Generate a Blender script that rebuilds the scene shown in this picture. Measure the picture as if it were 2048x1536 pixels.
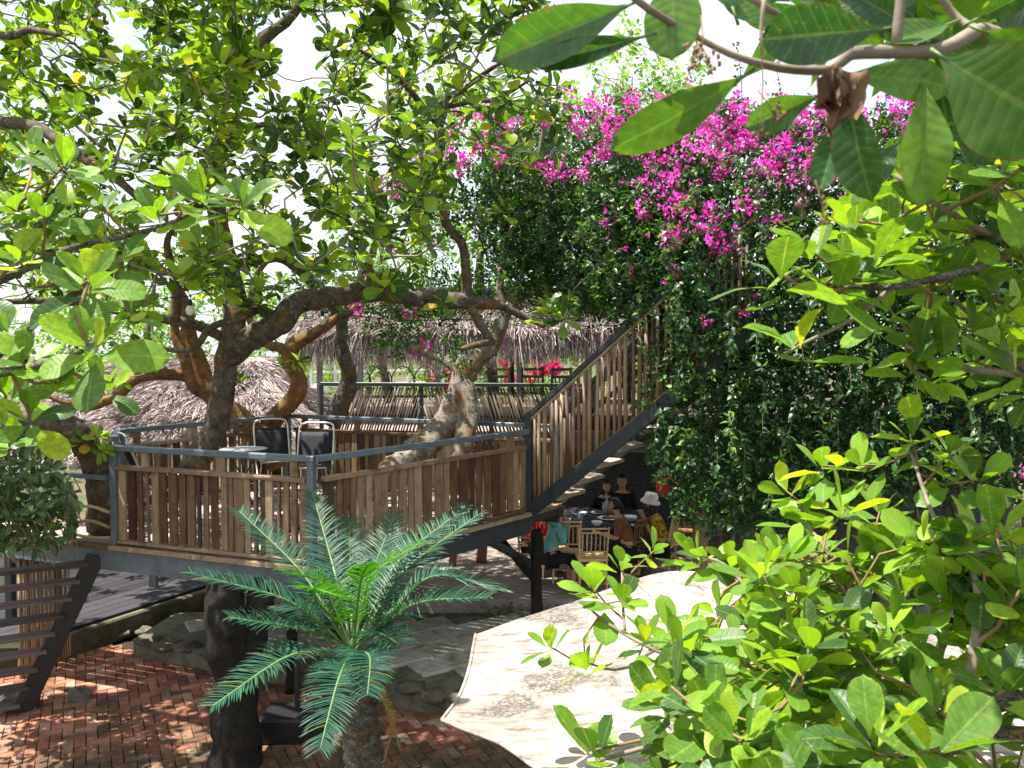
import bpy, math, random
import numpy as np
from mathutils import Vector, Matrix, noise, Quaternion

# ------------------------------------------------------------------ camera, sky, sun, exposure
for o in list(bpy.data.objects):
    bpy.data.objects.remove(o)
SC = bpy.context.scene
COL = SC.collection
FPX = 1607.0                      # focal length in pixels of the 2048 wide photograph
CAMZ = 3.4
PITCH = math.radians(2.42)
cd = bpy.data.cameras.new('camera')
cam = bpy.data.objects.new('camera', cd)
COL.objects.link(cam)
cam.location = (0, 0, CAMZ)
cam.rotation_euler = (math.pi / 2 - PITCH, 0, 0)
cd.sensor_width = 36
cd.lens = FPX / 2048 * 36
cd.clip_start = 0.05
cd.clip_end = 2000
cd.dof.use_dof = True
cd.dof.focus_distance = 8.0
cd.dof.aperture_fstop = 10.0
SC.camera = cam

SUN_EL = math.radians(71)
SUN_AZ = math.radians(-100)        # clockwise from +Y (seen from above): ahead and to the left
to_sun = Vector((math.sin(SUN_AZ) * math.cos(SUN_EL), math.cos(SUN_AZ) * math.cos(SUN_EL), math.sin(SUN_EL)))

W = bpy.data.worlds.new('World')
SC.world = W
W.use_nodes = True
nt = W.node_tree
nt.nodes.clear()
out = nt.nodes.new('ShaderNodeOutputWorld')
bg = nt.nodes.new('ShaderNodeBackground')
sky = nt.nodes.new('ShaderNodeTexSky')
sky.sky_type = 'NISHITA'
sky.sun_disc = False
sky.sun_elevation = SUN_EL
sky.sun_rotation = SUN_AZ
sky.dust_density = 2.5
tc = nt.nodes.new('ShaderNodeTexCoord')
mp = nt.nodes.new('ShaderNodeMapping')
mp.inputs['Scale'].default_value = (1, 1, 2.2)
nz = nt.nodes.new('ShaderNodeTexNoise')
nz.inputs['Scale'].default_value = 2.3
nz.inputs['Detail'].default_value = 7
rp = nt.nodes.new('ShaderNodeValToRGB')
rp.color_ramp.elements[0].position = 0.36
rp.color_ramp.elements[0].color = (0.35, 0.35, 0.35, 1)
rp.color_ramp.elements[1].position = 0.60
rp.color_ramp.elements[1].color = (1, 1, 1, 1)
mx = nt.nodes.new('ShaderNodeMixRGB')
mx.inputs[2].default_value = (4.2, 4.32, 4.5, 1)     # thin bright cloud
bg.inputs['Strength'].default_value = 0.12
nt.links.new(tc.outputs['Generated'], mp.inputs['Vector'])
nt.links.new(mp.outputs['Vector'], nz.inputs['Vector'])
nt.links.new(nz.outputs['Fac'], rp.inputs['Fac'])
nt.links.new(rp.outputs['Color'], mx.inputs[0])
nt.links.new(sky.outputs['Color'], mx.inputs[1])
nt.links.new(mx.outputs['Color'], bg.inputs['Color'])
nt.links.new(bg.outputs['Background'], out.inputs['Surface'])

ld = bpy.data.lights.new('sun', 'SUN')
ld.energy = 5.0
ld.angle = math.radians(0.55)
ld.color = (1.0, 0.95, 0.87)
sun = bpy.data.objects.new('sun', ld)
COL.objects.link(sun)
sun.rotation_euler = to_sun.to_track_quat('Z', 'Y').to_euler()
sun.location = to_sun * 40

SC.view_settings.view_transform = 'Standard'
SC.view_settings.look = 'None'
SC.view_settings.gamma = 1
SC.view_settings.exposure = 1.36
try:
    SC.cycles.max_bounces = 4
    SC.cycles.diffuse_bounces = 3
    SC.cycles.glossy_bounces = 2
    SC.cycles.transmission_bounces = 3
    SC.cycles.transparent_max_bounces = 4
    SC.cycles.use_denoising = True
except Exception:
    pass

# ------------------------------------------------------------------ helpers
RND = random.Random(7)
rng = np.random.default_rng(11)
FWD = Vector((0, math.cos(PITCH), -math.sin(PITCH)))
UPV = Vector((0, math.sin(PITCH), math.cos(PITCH)))


def ray(px, py):
    return FWD + Vector((1, 0, 0)) * ((px - 1024) / FPX) + UPV * (-(py - 768) / FPX)


def P(px, py, d):
    r = ray(px, py)
    return Vector((0, 0, CAMZ)) + r * (d / r.y)


def G(px, py, z):
    r = ray(px, py)
    return Vector((0, 0, CAMZ)) + r * ((z - CAMZ) / r.z)


def proj(p):
    q = Vector(p) - Vector((0, 0, CAMZ))
    dz = q.dot(FWD)
    if dz < 0.05:
        return (-9999, -9999, dz)
    return (1024 + FPX * q.x / dz, 768 - FPX * q.dot(UPV) / dz, dz)


def V(*a):
    return Vector(a)


WINV = {}


def link(o):
    COL.objects.link(o)
    return o


def par(o, p):
    if p is not None:
        o.parent = p
        o.matrix_parent_inverse = WINV.get(p.name, Matrix())


def tag(o, label=None, cat=None, group=None, kind=None):
    if label: o['label'] = label
    if cat: o['category'] = cat
    if group: o['group'] = group
    if kind: o['kind'] = kind
    return o


def thing(name, label, cat, loc=(0, 0, 0), group=None):
    o = bpy.data.objects.new(name, None)
    o.empty_display_size = 0.1
    link(o)
    o.location = loc
    WINV[o.name] = Matrix.Translation(-Vector(loc))
    return tag(o, label, cat, group)


def copy_tree(o, parent=None):
    c = o.copy()
    link(c)
    if parent is not None:
        c.parent = parent
    for ch in list(o.children):
        copy_tree(ch, c)
    return c


def np_mesh(name, verts, quads, uv=None, rnd=None, smooth=True):
    me = bpy.data.meshes.new(name)
    verts = np.asarray(verts, dtype=np.float32)
    quads = np.asarray(quads, dtype=np.int32)
    k = quads.shape[1]
    me.vertices.add(len(verts))
    me.vertices.foreach_set('co', verts.ravel())
    me.loops.add(quads.size)
    me.loops.foreach_set('vertex_index', quads.ravel())
    me.polygons.add(len(quads))
    me.polygons.foreach_set('loop_start', np.arange(0, quads.size, k, dtype=np.int32))
    if smooth:
        me.polygons.foreach_set('use_smooth', np.ones(len(quads), dtype=bool))
    me.update(calc_edges=True)
    if uv is not None:
        l = me.uv_layers.new(name='UVMap')
        l.data.foreach_set('uv', np.asarray(uv, dtype=np.float32)[quads.ravel()].ravel())
    if rnd is not None:
        a = me.attributes.new('rnd', 'FLOAT', 'POINT')
        a.data.foreach_set('value', np.asarray(rnd, dtype=np.float32))
    return me


def catmull(pts, rads, step):
    pts = [Vector(p) for p in pts]
    if len(pts) == 2:
        pts = [pts[0], (pts[0] + pts[1]) / 2, pts[1]]
        rads = [rads[0], (rads[0] + rads[1]) / 2, rads[1]]
    op, orr = [], []
    n = len(pts)
    for i in range(n - 1):
        p0 = pts[i - 1] if i > 0 else pts[0] * 2 - pts[1]
        p1, p2 = pts[i], pts[i + 1]
        p3 = pts[i + 2] if i + 2 < n else pts[-1] * 2 - pts[-2]
        k = max(1, int((p2 - p1).length / step))
        for j in range(k):
            t = j / k
            op.append(0.5 * ((2 * p1) + (p2 - p0) * t + (2 * p0 - 5 * p1 + 4 * p2 - p3) * t * t + (3 * p1 - p0 - 3 * p2 + p3) * t ** 3))
            orr.append(rads[i] * (1 - t) + rads[i + 1] * t)
    op.append(pts[-1]); orr.append(rads[-1])
    return op, orr


class MB:
    def __init__(s):
        s.v, s.f = [], []

    def add(s, vs, fs):
        b = len(s.v)
        s.v += [tuple(x) for x in vs]
        s.f += [tuple(b + i for i in f) for f in fs]
        return s

    def beam(s, p0, p1, w, h, up=(0, 0, 1), ch=None, twist=0, j=0):
        """bar from p0 to p1, w across, h along up, chamfered edges"""
        p0, p1, up = Vector(p0), Vector(p1), Vector(up)
        a = (p1 - p0).normalized()
        x = a.cross(up)
        if x.length < 1e-4:
            x = a.cross(Vector((0, 1, 0)))
        x.normalize()
        u = x.cross(a).normalized()
        c = min(w, h) * 0.12 if ch is None else ch
        hw, hh = w / 2, h / 2
        prof = [(-hw + c, -hh), (hw - c, -hh), (hw, -hh + c), (hw, hh - c), (hw - c, hh), (-hw + c, hh), (-hw, hh - c), (-hw, -hh + c)]
        vs = []
        for q, sg in ((p0, 0), (p1, 1)):
            for (px, pu) in prof:
                jj = Vector((0, 0, 0))
                if j:
                    jj = x * RND.uniform(-j, j) + a * RND.uniform(-j, j) * 1.5
                vs.append(q + x * px + u * pu + jj)
        fs = [tuple(range(7, -1, -1)), tuple(range(8, 16))]
        for i in range(8):
            k = (i + 1) % 8
            fs.append((i, k, 8 + k, 8 + i))
        return s.add(vs, fs)

    def box(s, c, sz, rz=0, ch=None):
        c = Vector(c)
        d = Vector((math.cos(rz), math.sin(rz), 0))
        return s.beam(c - d * sz[0] / 2, c + d * sz[0] / 2, sz[1], sz[2], (0, 0, 1), ch)

    def tube(s, pts, rads, n=8, step=None, bump=0, bscale=3.0, cap=True, flat=1.0):
        if step:
            pts, rads = catmull(pts, rads, step)
        pts = [Vector(p) for p in pts]
        m = len(pts)
        t = (pts[1] - pts[0]).normalized()
        x = t.cross(Vector((0, 0, 1)))
        if x.length < 1e-3:
            x = t.cross(Vector((0, 1, 0)))
        x.normalize()
        vs = []
        for i in range(m):
            t2 = (pts[min(i + 1, m - 1)] - pts[max(i - 1, 0)])
            if t2.length > 1e-9:
                t2.normalize()
                x = x - t2 * x.dot(t2)
                if x.length < 1e-5:
                    x = t2.orthogonal()
                x.normalize()
                t = t2
            y = t.cross(x)
            for k in range(n):
                a = 2 * math.pi * k / n
                dr = x * math.cos(a) + y * math.sin(a) * flat
                r = rads[i]
                if bump:
                    q = pts[i] + dr * r
                    r *= 1 + bump * (noise.noise(q * bscale) + 0.5 * noise.noise(q * bscale * 2.7))
                vs.append(pts[i] + dr * r)
        fs = []
        for i in range(m - 1):
            for k in range(n):
                k2 = (k + 1) % n
                fs.append((i * n + k, i * n + k2, (i + 1) * n + k2, (i + 1) * n + k))
        if cap:
            fs.append(tuple(range(n - 1, -1, -1)))
            fs.append(tuple((m - 1) * n + k for k in range(n)))
        return s.add(vs, fs)

    def lathe(s, c, prof, n=16, axis=(0, 0, 1), wob=0):
        c = Vector(c)
        q = Vector((0, 0, 1)).rotation_difference(Vector(axis).normalized())
        vs, fs = [], []
        for (r, z) in prof:
            for k in range(n):
                a = 2 * math.pi * k / n
                rr = r * (1 + (wob * noise.noise(Vector((math.cos(a) * 2, math.sin(a) * 2, z * 5)) + c) if wob else 0))
                vs.append(c + q @ Vector((rr * math.cos(a), rr * math.sin(a), z)))
        for i in range(len(prof) - 1):
            for k in range(n):
                k2 = (k + 1) % n
                fs.append((i * n + k, i * n + k2, (i + 1) * n + k2, (i + 1) * n + k))
        fs.append(tuple(range(n - 1, -1, -1)))
        fs.append(tuple((len(prof) - 1) * n + k for k in range(n)))
        return s.add(vs, fs)

    def blob(s, c, r, n=12, m=8, nz=0.0, ns=2.0, flat=0):
        c = Vector(c)
        r = Vector(r)
        vs, fs = [], []
        for i in range(m + 1):
            th = math.pi * i / m
            for k in range(n):
                a = 2 * math.pi * k / n
                d = Vector((math.sin(th) * math.cos(a), math.sin(th) * math.sin(a), -math.cos(th)))
                f = 1 + nz * noise.noise(d * ns + c * 3)
                vs.append(c + Vector((d.x * r.x, d.y * r.y, d.z * r.z)) * f)
        for i in range(m):
            for k in range(n):
                k2 = (k + 1) % n
                fs.append((i * n + k, i * n + k2, (i + 1) * n + k2, (i + 1) * n + k))
        return s.add(vs, fs)

    def mesh(s, name, smooth=False):
        me = bpy.data.meshes.new(name)
        me.from_pydata(s.v, [], s.f)
        if smooth:
            for p in me.polygons:
                p.use_smooth = True
        me.update()
        return me

    def build(s, name, mat, parent=None, smooth=False, **kw):
        me = s.mesh(name, smooth)
        me.materials.append(mat)
        o = link(bpy.data.objects.new(name, me))
        par(o, parent)
        return tag(o, **kw) if kw else o


# ------------------------------------------------------------------ materials
class N:
    def __init__(s, name):
        s.m = bpy.data.materials.new(name)
        s.m.use_nodes = True
        s.t = s.m.node_tree
        s.t.nodes.clear()
        s.out = s.t.nodes.new('ShaderNodeOutputMaterial')

    def n(s, typ, ins=None, **attrs):
        nd = s.t.nodes.new('ShaderNode' + typ)
        for k, v in attrs.items():
            setattr(nd, k, v)
        for k, v in (ins or {}).items():
            if hasattr(v, 'bl_idname') and hasattr(v, 'is_linked') or isinstance(v, bpy.types.NodeSocket):
                s.t.links.new(v, nd.inputs[k])
            else:
                nd.inputs[k].default_value = v
        return nd

    def math(s, op, a, b=0.0, c=0.0):
        nd = s.n('Math', operation=op)
        for i, v in enumerate((a, b, c)):
            if isinstance(v, bpy.types.NodeSocket):
                s.t.links.new(v, nd.inputs[i])
            else:
                nd.inputs[i].default_value = v
        return nd.outputs[0]

    def ramp(s, fac, stops, interp='LINEAR'):
        nd = s.n('ValToRGB', {'Fac': fac})
        cr = nd.color_ramp
        cr.interpolation = interp
        while len(cr.elements) < len(stops):
            cr.elements.new(0.5)
        for e, (p, c) in zip(cr.elements, stops):
            e.position = p
            e.color = (c[0], c[1], c[2], 1) if not isinstance(c, (int, float)) else (c, c, c, 1)
        return nd.outputs['Color']

    def mix(s, fac, a, b, mode='MIX'):
        nd = s.n('MixRGB', blend_type=mode)
        for i, v in enumerate((fac, a, b)):
            if isinstance(v, bpy.types.NodeSocket):
                s.t.links.new(v, nd.inputs[i])
            elif i == 0:
                nd.inputs[0].default_value = v
            else:
                nd.inputs[i].default_value = (v[0], v[1], v[2], 1)
        return nd.outputs['Color']

    def coords(s, which='Object', scale=(1, 1, 1), rot=(0, 0, 0)):
        c = s.n('TexCoord')
        m = s.n('Mapping', {'Vector': c.outputs[which], 'Scale': scale, 'Rotation': rot})
        return m.outputs['Vector']

    def noise(s, vec, scale, detail=4, rough=0.55, dist=0):
        return s.n('TexNoise', {'Vector': vec, 'Scale': scale, 'Detail': detail, 'Roughness': rough, 'Distortion': dist}).outputs['Fac']

    def objrnd(s):
        return s.n('ObjectInfo').outputs['Random']

    def bump(s, h, strength=0.3, dist=0.02):
        return s.n('Bump', {'Height': h, 'Strength': strength, 'Distance': dist}).outputs['Normal']

    def principled(s, col, rough=0.6, spec=0.5, metal=0.0, normal=None, **kw):
        ins = {'Roughness': rough, 'Metallic': metal, 'Specular IOR Level': spec}
        ins['Base Color'] = col if isinstance(col, bpy.types.NodeSocket) else (col[0], col[1], col[2], 1)
        if normal is not None:
            ins['Normal'] = normal
        ins.update(kw)
        return s.n('BsdfPrincipled', ins).outputs['BSDF']

    def done(s, sh):
        s.t.links.new(sh, s.out.inputs['Surface'])
        return s.m


def m_plain(name, col, rough=0.6, spec=0.5, metal=0.0, var=0.25, scale=6.0, bump=0.15):
    k = N(name)
    v = k.coords('Object')
    f = k.noise(v, scale, 5)
    dark = tuple(c * (1 - var) for c in col)
    lite = tuple(min(1, c * (1 + var)) for c in col)
    c = k.ramp(f, [(0.3, dark), (0.7, lite)])
    return k.done(k.principled(c, rough, spec, metal, k.bump(k.noise(v, scale * 6, 4), bump, 0.01)))


def m_leaf(name, stops, trans, rough=0.42, vein=0.55, tfac=0.42, veincol=(0.30, 0.42, 0.10), spec=0.45, nveins=9.0, blot=True, relief=True):
    """leaf blade: colour from each leaf's own random number, midrib and side veins from the leaf's UV"""
    k = N(name)
    a = k.n('Attribute', attribute_name='rnd').outputs['Fac']
    r = k.math('FRACT', k.math('ADD', a, k.objrnd()))
    col = k.ramp(r, stops)
    uv = k.n('UVMap').outputs['UV']
    sx = k.n('SeparateXYZ', {'Vector': uv})
    du = k.math('ABSOLUTE', k.math('SUBTRACT', sx.outputs['X'], 0.5))
    mid = k.math('LESS_THAN', du, 0.028)
    t = k.math('FRACT', k.math('SUBTRACT', k.math('MULTIPLY', sx.outputs['Y'], nveins), k.math('MULTIPLY', du, 3.2)))
    side = k.math('MULTIPLY', k.math('LESS_THAN', t, 0.13), 0.5)
    vn = k.math('MULTIPLY', k.math('MAXIMUM', mid, side), vein)
    col2 = k.mix(vn, col, veincol)
    if blot:
        g = k.coords('Object')
        f = k.noise(g, 22, 4)
        col2 = k.mix(k.math('MULTIPLY', k.math('GREATER_THAN', f, 0.64), 0.55), col2, (0.16, 0.12, 0.03))
        edge = k.math('MULTIPLY', k.math('GREATER_THAN', k.math('ADD', du, k.math('MULTIPLY', f, 0.35)), 0.665), 0.75)
        col2 = k.mix(edge, col2, (0.16, 0.085, 0.03))
        f2 = k.noise(g, 7, 3)
        col2 = k.mix(0.7, col2, k.ramp(f2, [(0.3, 0.32), (0.7, 0.68)]), 'OVERLAY')
    # relief between the veins
    tri = k.math('PINGPONG', t, 0.5)
    nor = k.bump(tri, 0.13, 0.005) if relief else None
    p = k.principled(col2, rough, spec, 0, nor)
    tcol = k.mix(1.0, col2, trans, 'MULTIPLY')
    tr = k.n('BsdfTranslucent', {'Color': tcol}).outputs['BSDF']
    ms = k.n('MixShader', {0: tfac, 1: p, 2: tr}).outputs['Shader']
    return k.done(ms)


def m_wood(name, stops, axis='Z', rough=0.75, scale=1.0, stain=0.6, spec=0.3):
    k = N(name)
    st = {'X': (0.06, 1, 1), 'Y': (1, 0.06, 1), 'Z': (1, 1, 0.06)}[axis]
    st = tuple(q * scale for q in st)
    r = k.objrnd()
    c = k.n('TexCoord').outputs['Object']
    off = k.n('VectorMath', {0: c, 1: k.n('CombineXYZ', {'X': k.math('MULTIPLY', r, 37), 'Y': k.math('MULTIPLY', r, 11)}).outputs[0]}, operation='ADD').outputs[0]
    v = k.n('Mapping', {'Vector': off, 'Scale': st}).outputs['Vector']
    g = k.noise(v, 42, 6, 0.65, 0.4)
    b = k.noise(off, 3.0, 4)
    t = k.math('ADD', k.math('MULTIPLY', g, 0.40), k.math('ADD', k.math('MULTIPLY', b, 0.20), k.math('MULTIPLY', r, 0.42)))
    col = k.ramp(t, stops)
    d = k.noise(off, 7.0, 5, 0.7)
    col = k.mix(k.math('MULTIPLY', k.math('SMOOTH_MIN', k.math('MAXIMUM', k.math('MULTIPLY', k.math('SUBTRACT', d, 0.54), 6), 0), 1, 0.2), stain), col, (0.018, 0.014, 0.010))
    return k.done(k.principled(col, rough, spec, 0, k.bump(g, 0.5, 0.012)))


def m_bark(name, base, lichen, amount=0.5, pale=(0.42, 0.40, 0.35)):
    k = N(name)
    v = k.coords('Object')
    f = k.noise(v, 9, 7, 0.7, 0.6)
    col = k.ramp(f, [(0.30, tuple(c * 0.30 for c in base)), (0.5, base), (0.72, tuple(min(1, c * 1.9) for c in base))])
    p = k.noise(v, 3.4, 5, 0.65)
    mask = k.ramp(p, [(0.50 - 0.25 * amount + 0.06, 0.0), (0.64 - 0.25 * amount + 0.06, 1.0)])
    col = k.mix(k.math('MULTIPLY', mask, 0.9), col, k.ramp(f, [(0.3, tuple(c * 0.35 for c in lichen)), (0.65, lichen)]))
    q = k.noise(v, 14, 4)
    col = k.mix(k.ramp(q, [(0.62, 0.0), (0.70, 0.75)]), col, pale)
    h = k.noise(k.coords('Object', (1, 1, 0.45)), 26, 8, 0.72, 0.8)
    wv = k.n('VectorMath', {0: k.coords('Object', (1, 1, 0.55)), 1: k.n('TexNoise', {'Vector': v, 'Scale': 6.0}).outputs['Color']}, operation='ADD').outputs[0]
    ck = k.n('TexVoronoi', {'Vector': wv, 'Scale': 17.0}, feature='DISTANCE_TO_EDGE').outputs['Distance']
    crack = k.ramp(ck, [(0.0, 1.0), (0.07, 0.0)])
    col = k.mix(k.math('MULTIPLY', crack, 0.7), col, tuple(c * .15 for c in base))
    h = k.math('SUBTRACT', h, k.math('MULTIPLY', crack, .5))
    return k.done(k.principled(col, 0.85, 0.25, 0, k.bump(h, 0.8, 0.03)))


def m_rnd(name, stops, rough=0.8, spec=0.3, trans=None, tfac=0.3):
    """colour from each strand's own random number"""
    k = N(name)
    a = k.n('Attribute', attribute_name='rnd').outputs['Fac']
    c = k.ramp(k.math('FRACT', k.math('ADD', a, 0.0)), stops)
    p = k.principled(c, rough, spec)
    if trans:
        tr = k.n('BsdfTranslucent', {'Color': k.mix(1.0, c, trans, 'MULTIPLY')}).outputs['BSDF']
        p = k.n('MixShader', {0: tfac, 1: p, 2: tr}).outputs['Shader']
    return k.done(p)


M = {}


def m_paint(name, col, rough):
    k = N(name)
    v = k.coords('Object')
    f = k.noise(v, 5, 5)
    c = k.ramp(f, [(0.3, tuple(x * .75 for x in col)), (0.7, tuple(x * 1.25 for x in col))])
    r = k.noise(v, 11, 7, 0.75)
    c = k.mix(k.ramp(r, [(0.60, 0.0), (0.68, 0.8)]), c, (0.085, 0.045, 0.022))
    c = k.mix(k.ramp(k.noise(v, 19, 4), [(0.66, 0.0), (0.72, 0.5)]), c, tuple(min(1, x * 2.4) for x in col))
    return k.done(k.principled(c, k.math('ADD', rough, k.math('MULTIPLY', r, .3)), .5, 0, k.bump(k.noise(v, 40, 3), .12, .005)))


M['metal'] = m_paint('grey_blue_paint', (0.105, 0.135, 0.165), 0.28)
M['metal_dark'] = m_paint('dark_grey_paint', (0.026, 0.033, 0.040), 0.34)
M['black'] = m_plain('black_metal', (0.012, 0.012, 0.013), 0.45, 0.5)
M['chrome'] = m_plain('bare_tube_metal', (0.62, 0.60, 0.57), 0.3, 0.5, 0.85, 0.1)
M['mesh'] = m_plain('black_woven_mesh', (0.020, 0.021, 0.025), 0.7, 0.3, 0, 0.3, 40)
M['picket'] = m_wood('weathered_picket', [(0.26, (0.035, 0.021, 0.012)), (0.43, (0.115, 0.068, 0.034)), (0.57, (0.22, 0.140, 0.074)), (0.72, (0.36, 0.265, 0.17))], 'Z', stain=0.55)
M['picket_h'] = m_wood('weathered_cross_board', [(0.25, (0.05, 0.03, 0.018)), (0.5, (0.19, 0.12, 0.07)), (0.8, (0.38, 0.28, 0.19))], 'X', stain=0.9)
M['plank'] = m_wood('grey_deck_plank', [(0.25, (0.14, 0.10, 0.085)), (0.5, (0.34, 0.26, 0.23)), (0.8, (0.52, 0.44, 0.40))], 'X', stain=0.5)
M['plank_shaded'] = m_wood('shaded_floor_plank', [(0.25, (0.012, 0.011, 0.014)), (0.5, (0.027, 0.025, 0.031)), (0.8, (0.05, 0.046, 0.055))], 'X', stain=0.5)  # plank tone darkened to stand in for shade under the deck
M['pole'] = m_wood('brown_bamboo_pole', [(0.25, (0.085, 0.050, 0.026)), (0.5, (0.25, 0.165, 0.095)), (0.8, (0.42, 0.31, 0.20))], 'Z', 0.55, stain=0.5, spec=0.4)
M['pole_grey'] = m_wood('grey_bamboo_pole', [(0.25, (0.035, 0.025, 0.017)), (0.5, (0.115, 0.083, 0.057)), (0.8, (0.24, 0.19, 0.14))], 'Z', 0.6, stain=0.4)
M['bamboo'] = m_wood('tan_bamboo', [(0.25, (0.20, 0.13, 0.06)), (0.5, (0.42, 0.30, 0.16)), (0.8, (0.55, 0.43, 0.26))], 'Z', 0.5, stain=0.3)
M['chairwood'] = m_wood('varnished_chair_wood', [(0.2, (0.48, 0.28, 0.12)), (0.5, (0.64, 0.41, 0.20)), (0.8, (0.74, 0.52, 0.29))], 'Z', 0.4, stain=0.0, spec=0.5)
M['redwood'] = m_wood('red_brown_wood', [(0.2, (0.12, 0.045, 0.025)), (0.5, (0.22, 0.085, 0.05)), (0.8, (0.32, 0.14, 0.08))], 'Z', 0.45, stain=0.1)
M['darkwood'] = m_wood('dark_stained_wood', [(0.2, (0.022, 0.014, 0.010)), (0.5, (0.05, 0.03, 0.022)), (0.8, (0.10, 0.062, 0.045))], 'Z', 0.6, stain=0.3)
M['tread'] = m_wood('pale_tread_board', [(0.2, (0.30, 0.23, 0.18)), (0.5, (0.48, 0.40, 0.33)), (0.8, (0.62, 0.55, 0.48))], 'X', 0.7, stain=0.25)
M['tread_dark'] = m_wood('grey_brown_tread', [(0.2, (0.03, 0.022, 0.018)), (0.5, (0.085, 0.06, 0.05)), (0.8, (0.17, 0.13, 0.11))], 'X', 0.7, stain=0.4)
M['bark'] = m_bark('cashew_bark', (0.14, 0.115, 0.085), (0.40, 0.19, 0.05), 0.10)
M['bark_grey'] = m_bark('grey_bark', (0.16, 0.14, 0.115), (0.34, 0.20, 0.07), 0.18)
M['bark_pale'] = m_bark('pale_mottled_bark', (0.27, 0.235, 0.185), (0.44, 0.23, 0.08), 0.22, (0.52, 0.50, 0.44))
M['bark_orange'] = m_bark('orange_lichen_bark', (0.22, 0.13, 0.06), (0.46, 0.23, 0.07), 0.40)
M['bark_dark'] = m_bark('dark_charred_bark', (0.020, 0.016, 0.013), (0.035, 0.036, 0.02), 0.15, (0.04, 0.035, 0.03))
M['twig'] = m_plain('brown_twig', (0.20, 0.165, 0.13), 0.8, 0.3, 0, 0.4, 12)
M['twig_green'] = m_plain('red_brown_shoot', (0.20, 0.13, 0.06), 0.7, 0.3, 0, 0.4, 12)
G_ST = [(0.0, (0.014, 0.044, 0.018)), (0.30, (0.042, 0.105, 0.022)), (0.55, (0.110, 0.215, 0.026)), (0.80, (0.21, 0.355, 0.030)), (0.98, (0.34, 0.44, 0.045)), (1.0, (0.45, 0.32, 0.03))]
M['leaf'] = m_leaf('cashew_leaf', G_ST, (1.7, 1.6, 0.5), tfac=0.48, rough=0.38, spec=0.45, blot=False, relief=False)
G_NEAR = [(0.0, (0.036, 0.095, 0.028)), (0.25, (0.080, 0.175, 0.028)), (0.6, (0.128, 0.262, 0.026)), (0.92, (0.22, 0.39, 0.030)), (1.0, (0.34, 0.42, 0.04))]
M['leaf_near'] = m_leaf('near_cashew_leaf', G_NEAR, (1.75, 1.65, 0.4), rough=0.40, tfac=0.44, vein=0.34, veincol=(0.32, 0.44, 0.12), nveins=10, spec=0.35)
M['leaf_top'] = m_leaf('overhanging_leaf', [(0.0, (0.014, 0.062, 0.024)), (0.4, (0.032, 0.105, 0.024)), (0.8, (0.075, 0.185, 0.022)), (1.0, (0.13, 0.27, 0.024))], (1.9, 1.8, 0.4), rough=0.30, tfac=0.40, vein=0.30, veincol=(0.20, 0.32, 0.09), nveins=10, spec=0.6)
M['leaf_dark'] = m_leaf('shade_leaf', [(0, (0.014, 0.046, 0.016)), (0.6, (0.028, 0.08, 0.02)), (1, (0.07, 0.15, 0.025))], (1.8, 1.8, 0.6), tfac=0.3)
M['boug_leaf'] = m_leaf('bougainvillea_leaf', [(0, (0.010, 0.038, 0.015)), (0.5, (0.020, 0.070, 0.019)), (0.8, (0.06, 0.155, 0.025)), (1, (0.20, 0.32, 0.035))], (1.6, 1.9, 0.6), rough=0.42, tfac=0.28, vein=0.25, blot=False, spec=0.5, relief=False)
M['bract'] = m_rnd('magenta_bract', [(0, (0.56, 0.015, 0.30)), (0.3, (0.78, 0.04, 0.50)), (0.65, (0.86, 0.11, 0.62)), (0.9, (0.88, 0.28, 0.68)), (1, (0.82, 0.42, 0.48))], 0.6, 0.2, (1.15, 1.0, 1.15), 0.55)
M['bract_red'] = m_rnd('crimson_bract', [(0, (0.70, 0.02, 0.12)), (0.6, (0.82, 0.05, 0.25)), (1, (0.85, 0.12, 0.42))], 0.6, 0.2, (1.1, 1.0, 1.1), 0.45)
M['far_leaf'] = m_leaf('far_tree_leaf', [(0, (0.06, 0.15, 0.035)), (0.6, (0.11, 0.24, 0.035)), (1, (0.25, 0.37, 0.05))], (1.8, 1.8, 0.6), tfac=0.45, blot=False, relief=False)
M['thatch'] = m_rnd('dry_thatch', [(0, (0.14, 0.10, 0.09)), (0.35, (0.36, 0.29, 0.275)), (0.75, (0.55, 0.47, 0.46)), (1, (0.70, 0.63, 0.62))], 0.8, 0.2)
M['thatch_base'] = m_plain('thatch_underlay', (0.12, 0.09, 0.07), 0.9, 0.1)
M['cycad'] = m_rnd('cycad_leaflet', [(0, (0.016, 0.062, 0.042)), (0.6, (0.026, 0.10, 0.066)), (0.93, (0.045, 0.15, 0.075)), (1, (0.18, 0.17, 0.05))], 0.42, 0.3, (1.5, 1.9, 0.7), 0.28)
M['cycad_young'] = m_rnd('young_cycad_leaflet', [(0, (0.025, 0.11, 0.016)), (0.6, (0.05, 0.175, 0.016)), (1, (0.085, 0.235, 0.02))], 0.42, 0.4, (1.6, 1.8, 0.5), 0.4)
M['cycad_dead'] = m_rnd('dead_cycad_leaflet', [(0, (0.26, 0.11, 0.03)), (1, (0.45, 0.22, 0.06))], 0.8, 0.2)
M['rachis'] = m_plain('yellow_green_rachis', (0.11, 0.18, 0.055), 0.55)
M['dry'] = m_plain('dry_brown_leaf', (0.20, 0.125, 0.075), 0.85, 0.2, 0, 0.5, 18)
M['skin'] = m_plain('skin', (0.50, 0.29, 0.19), 0.5, 0.4, 0, 0.08, 8, 0.05)
M['hair'] = m_plain('black_hair', (0.012, 0.009, 0.008), 0.45, 0.5, 0, 0.3, 30)
M['white'] = m_plain('white_cloth', (0.78, 0.77, 0.75), 0.8, 0.2, 0, 0.08, 9)
M['porcelain'] = m_plain('white_porcelain', (0.78, 0.78, 0.76), 0.25, 0.5, 0, 0.05)
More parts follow.
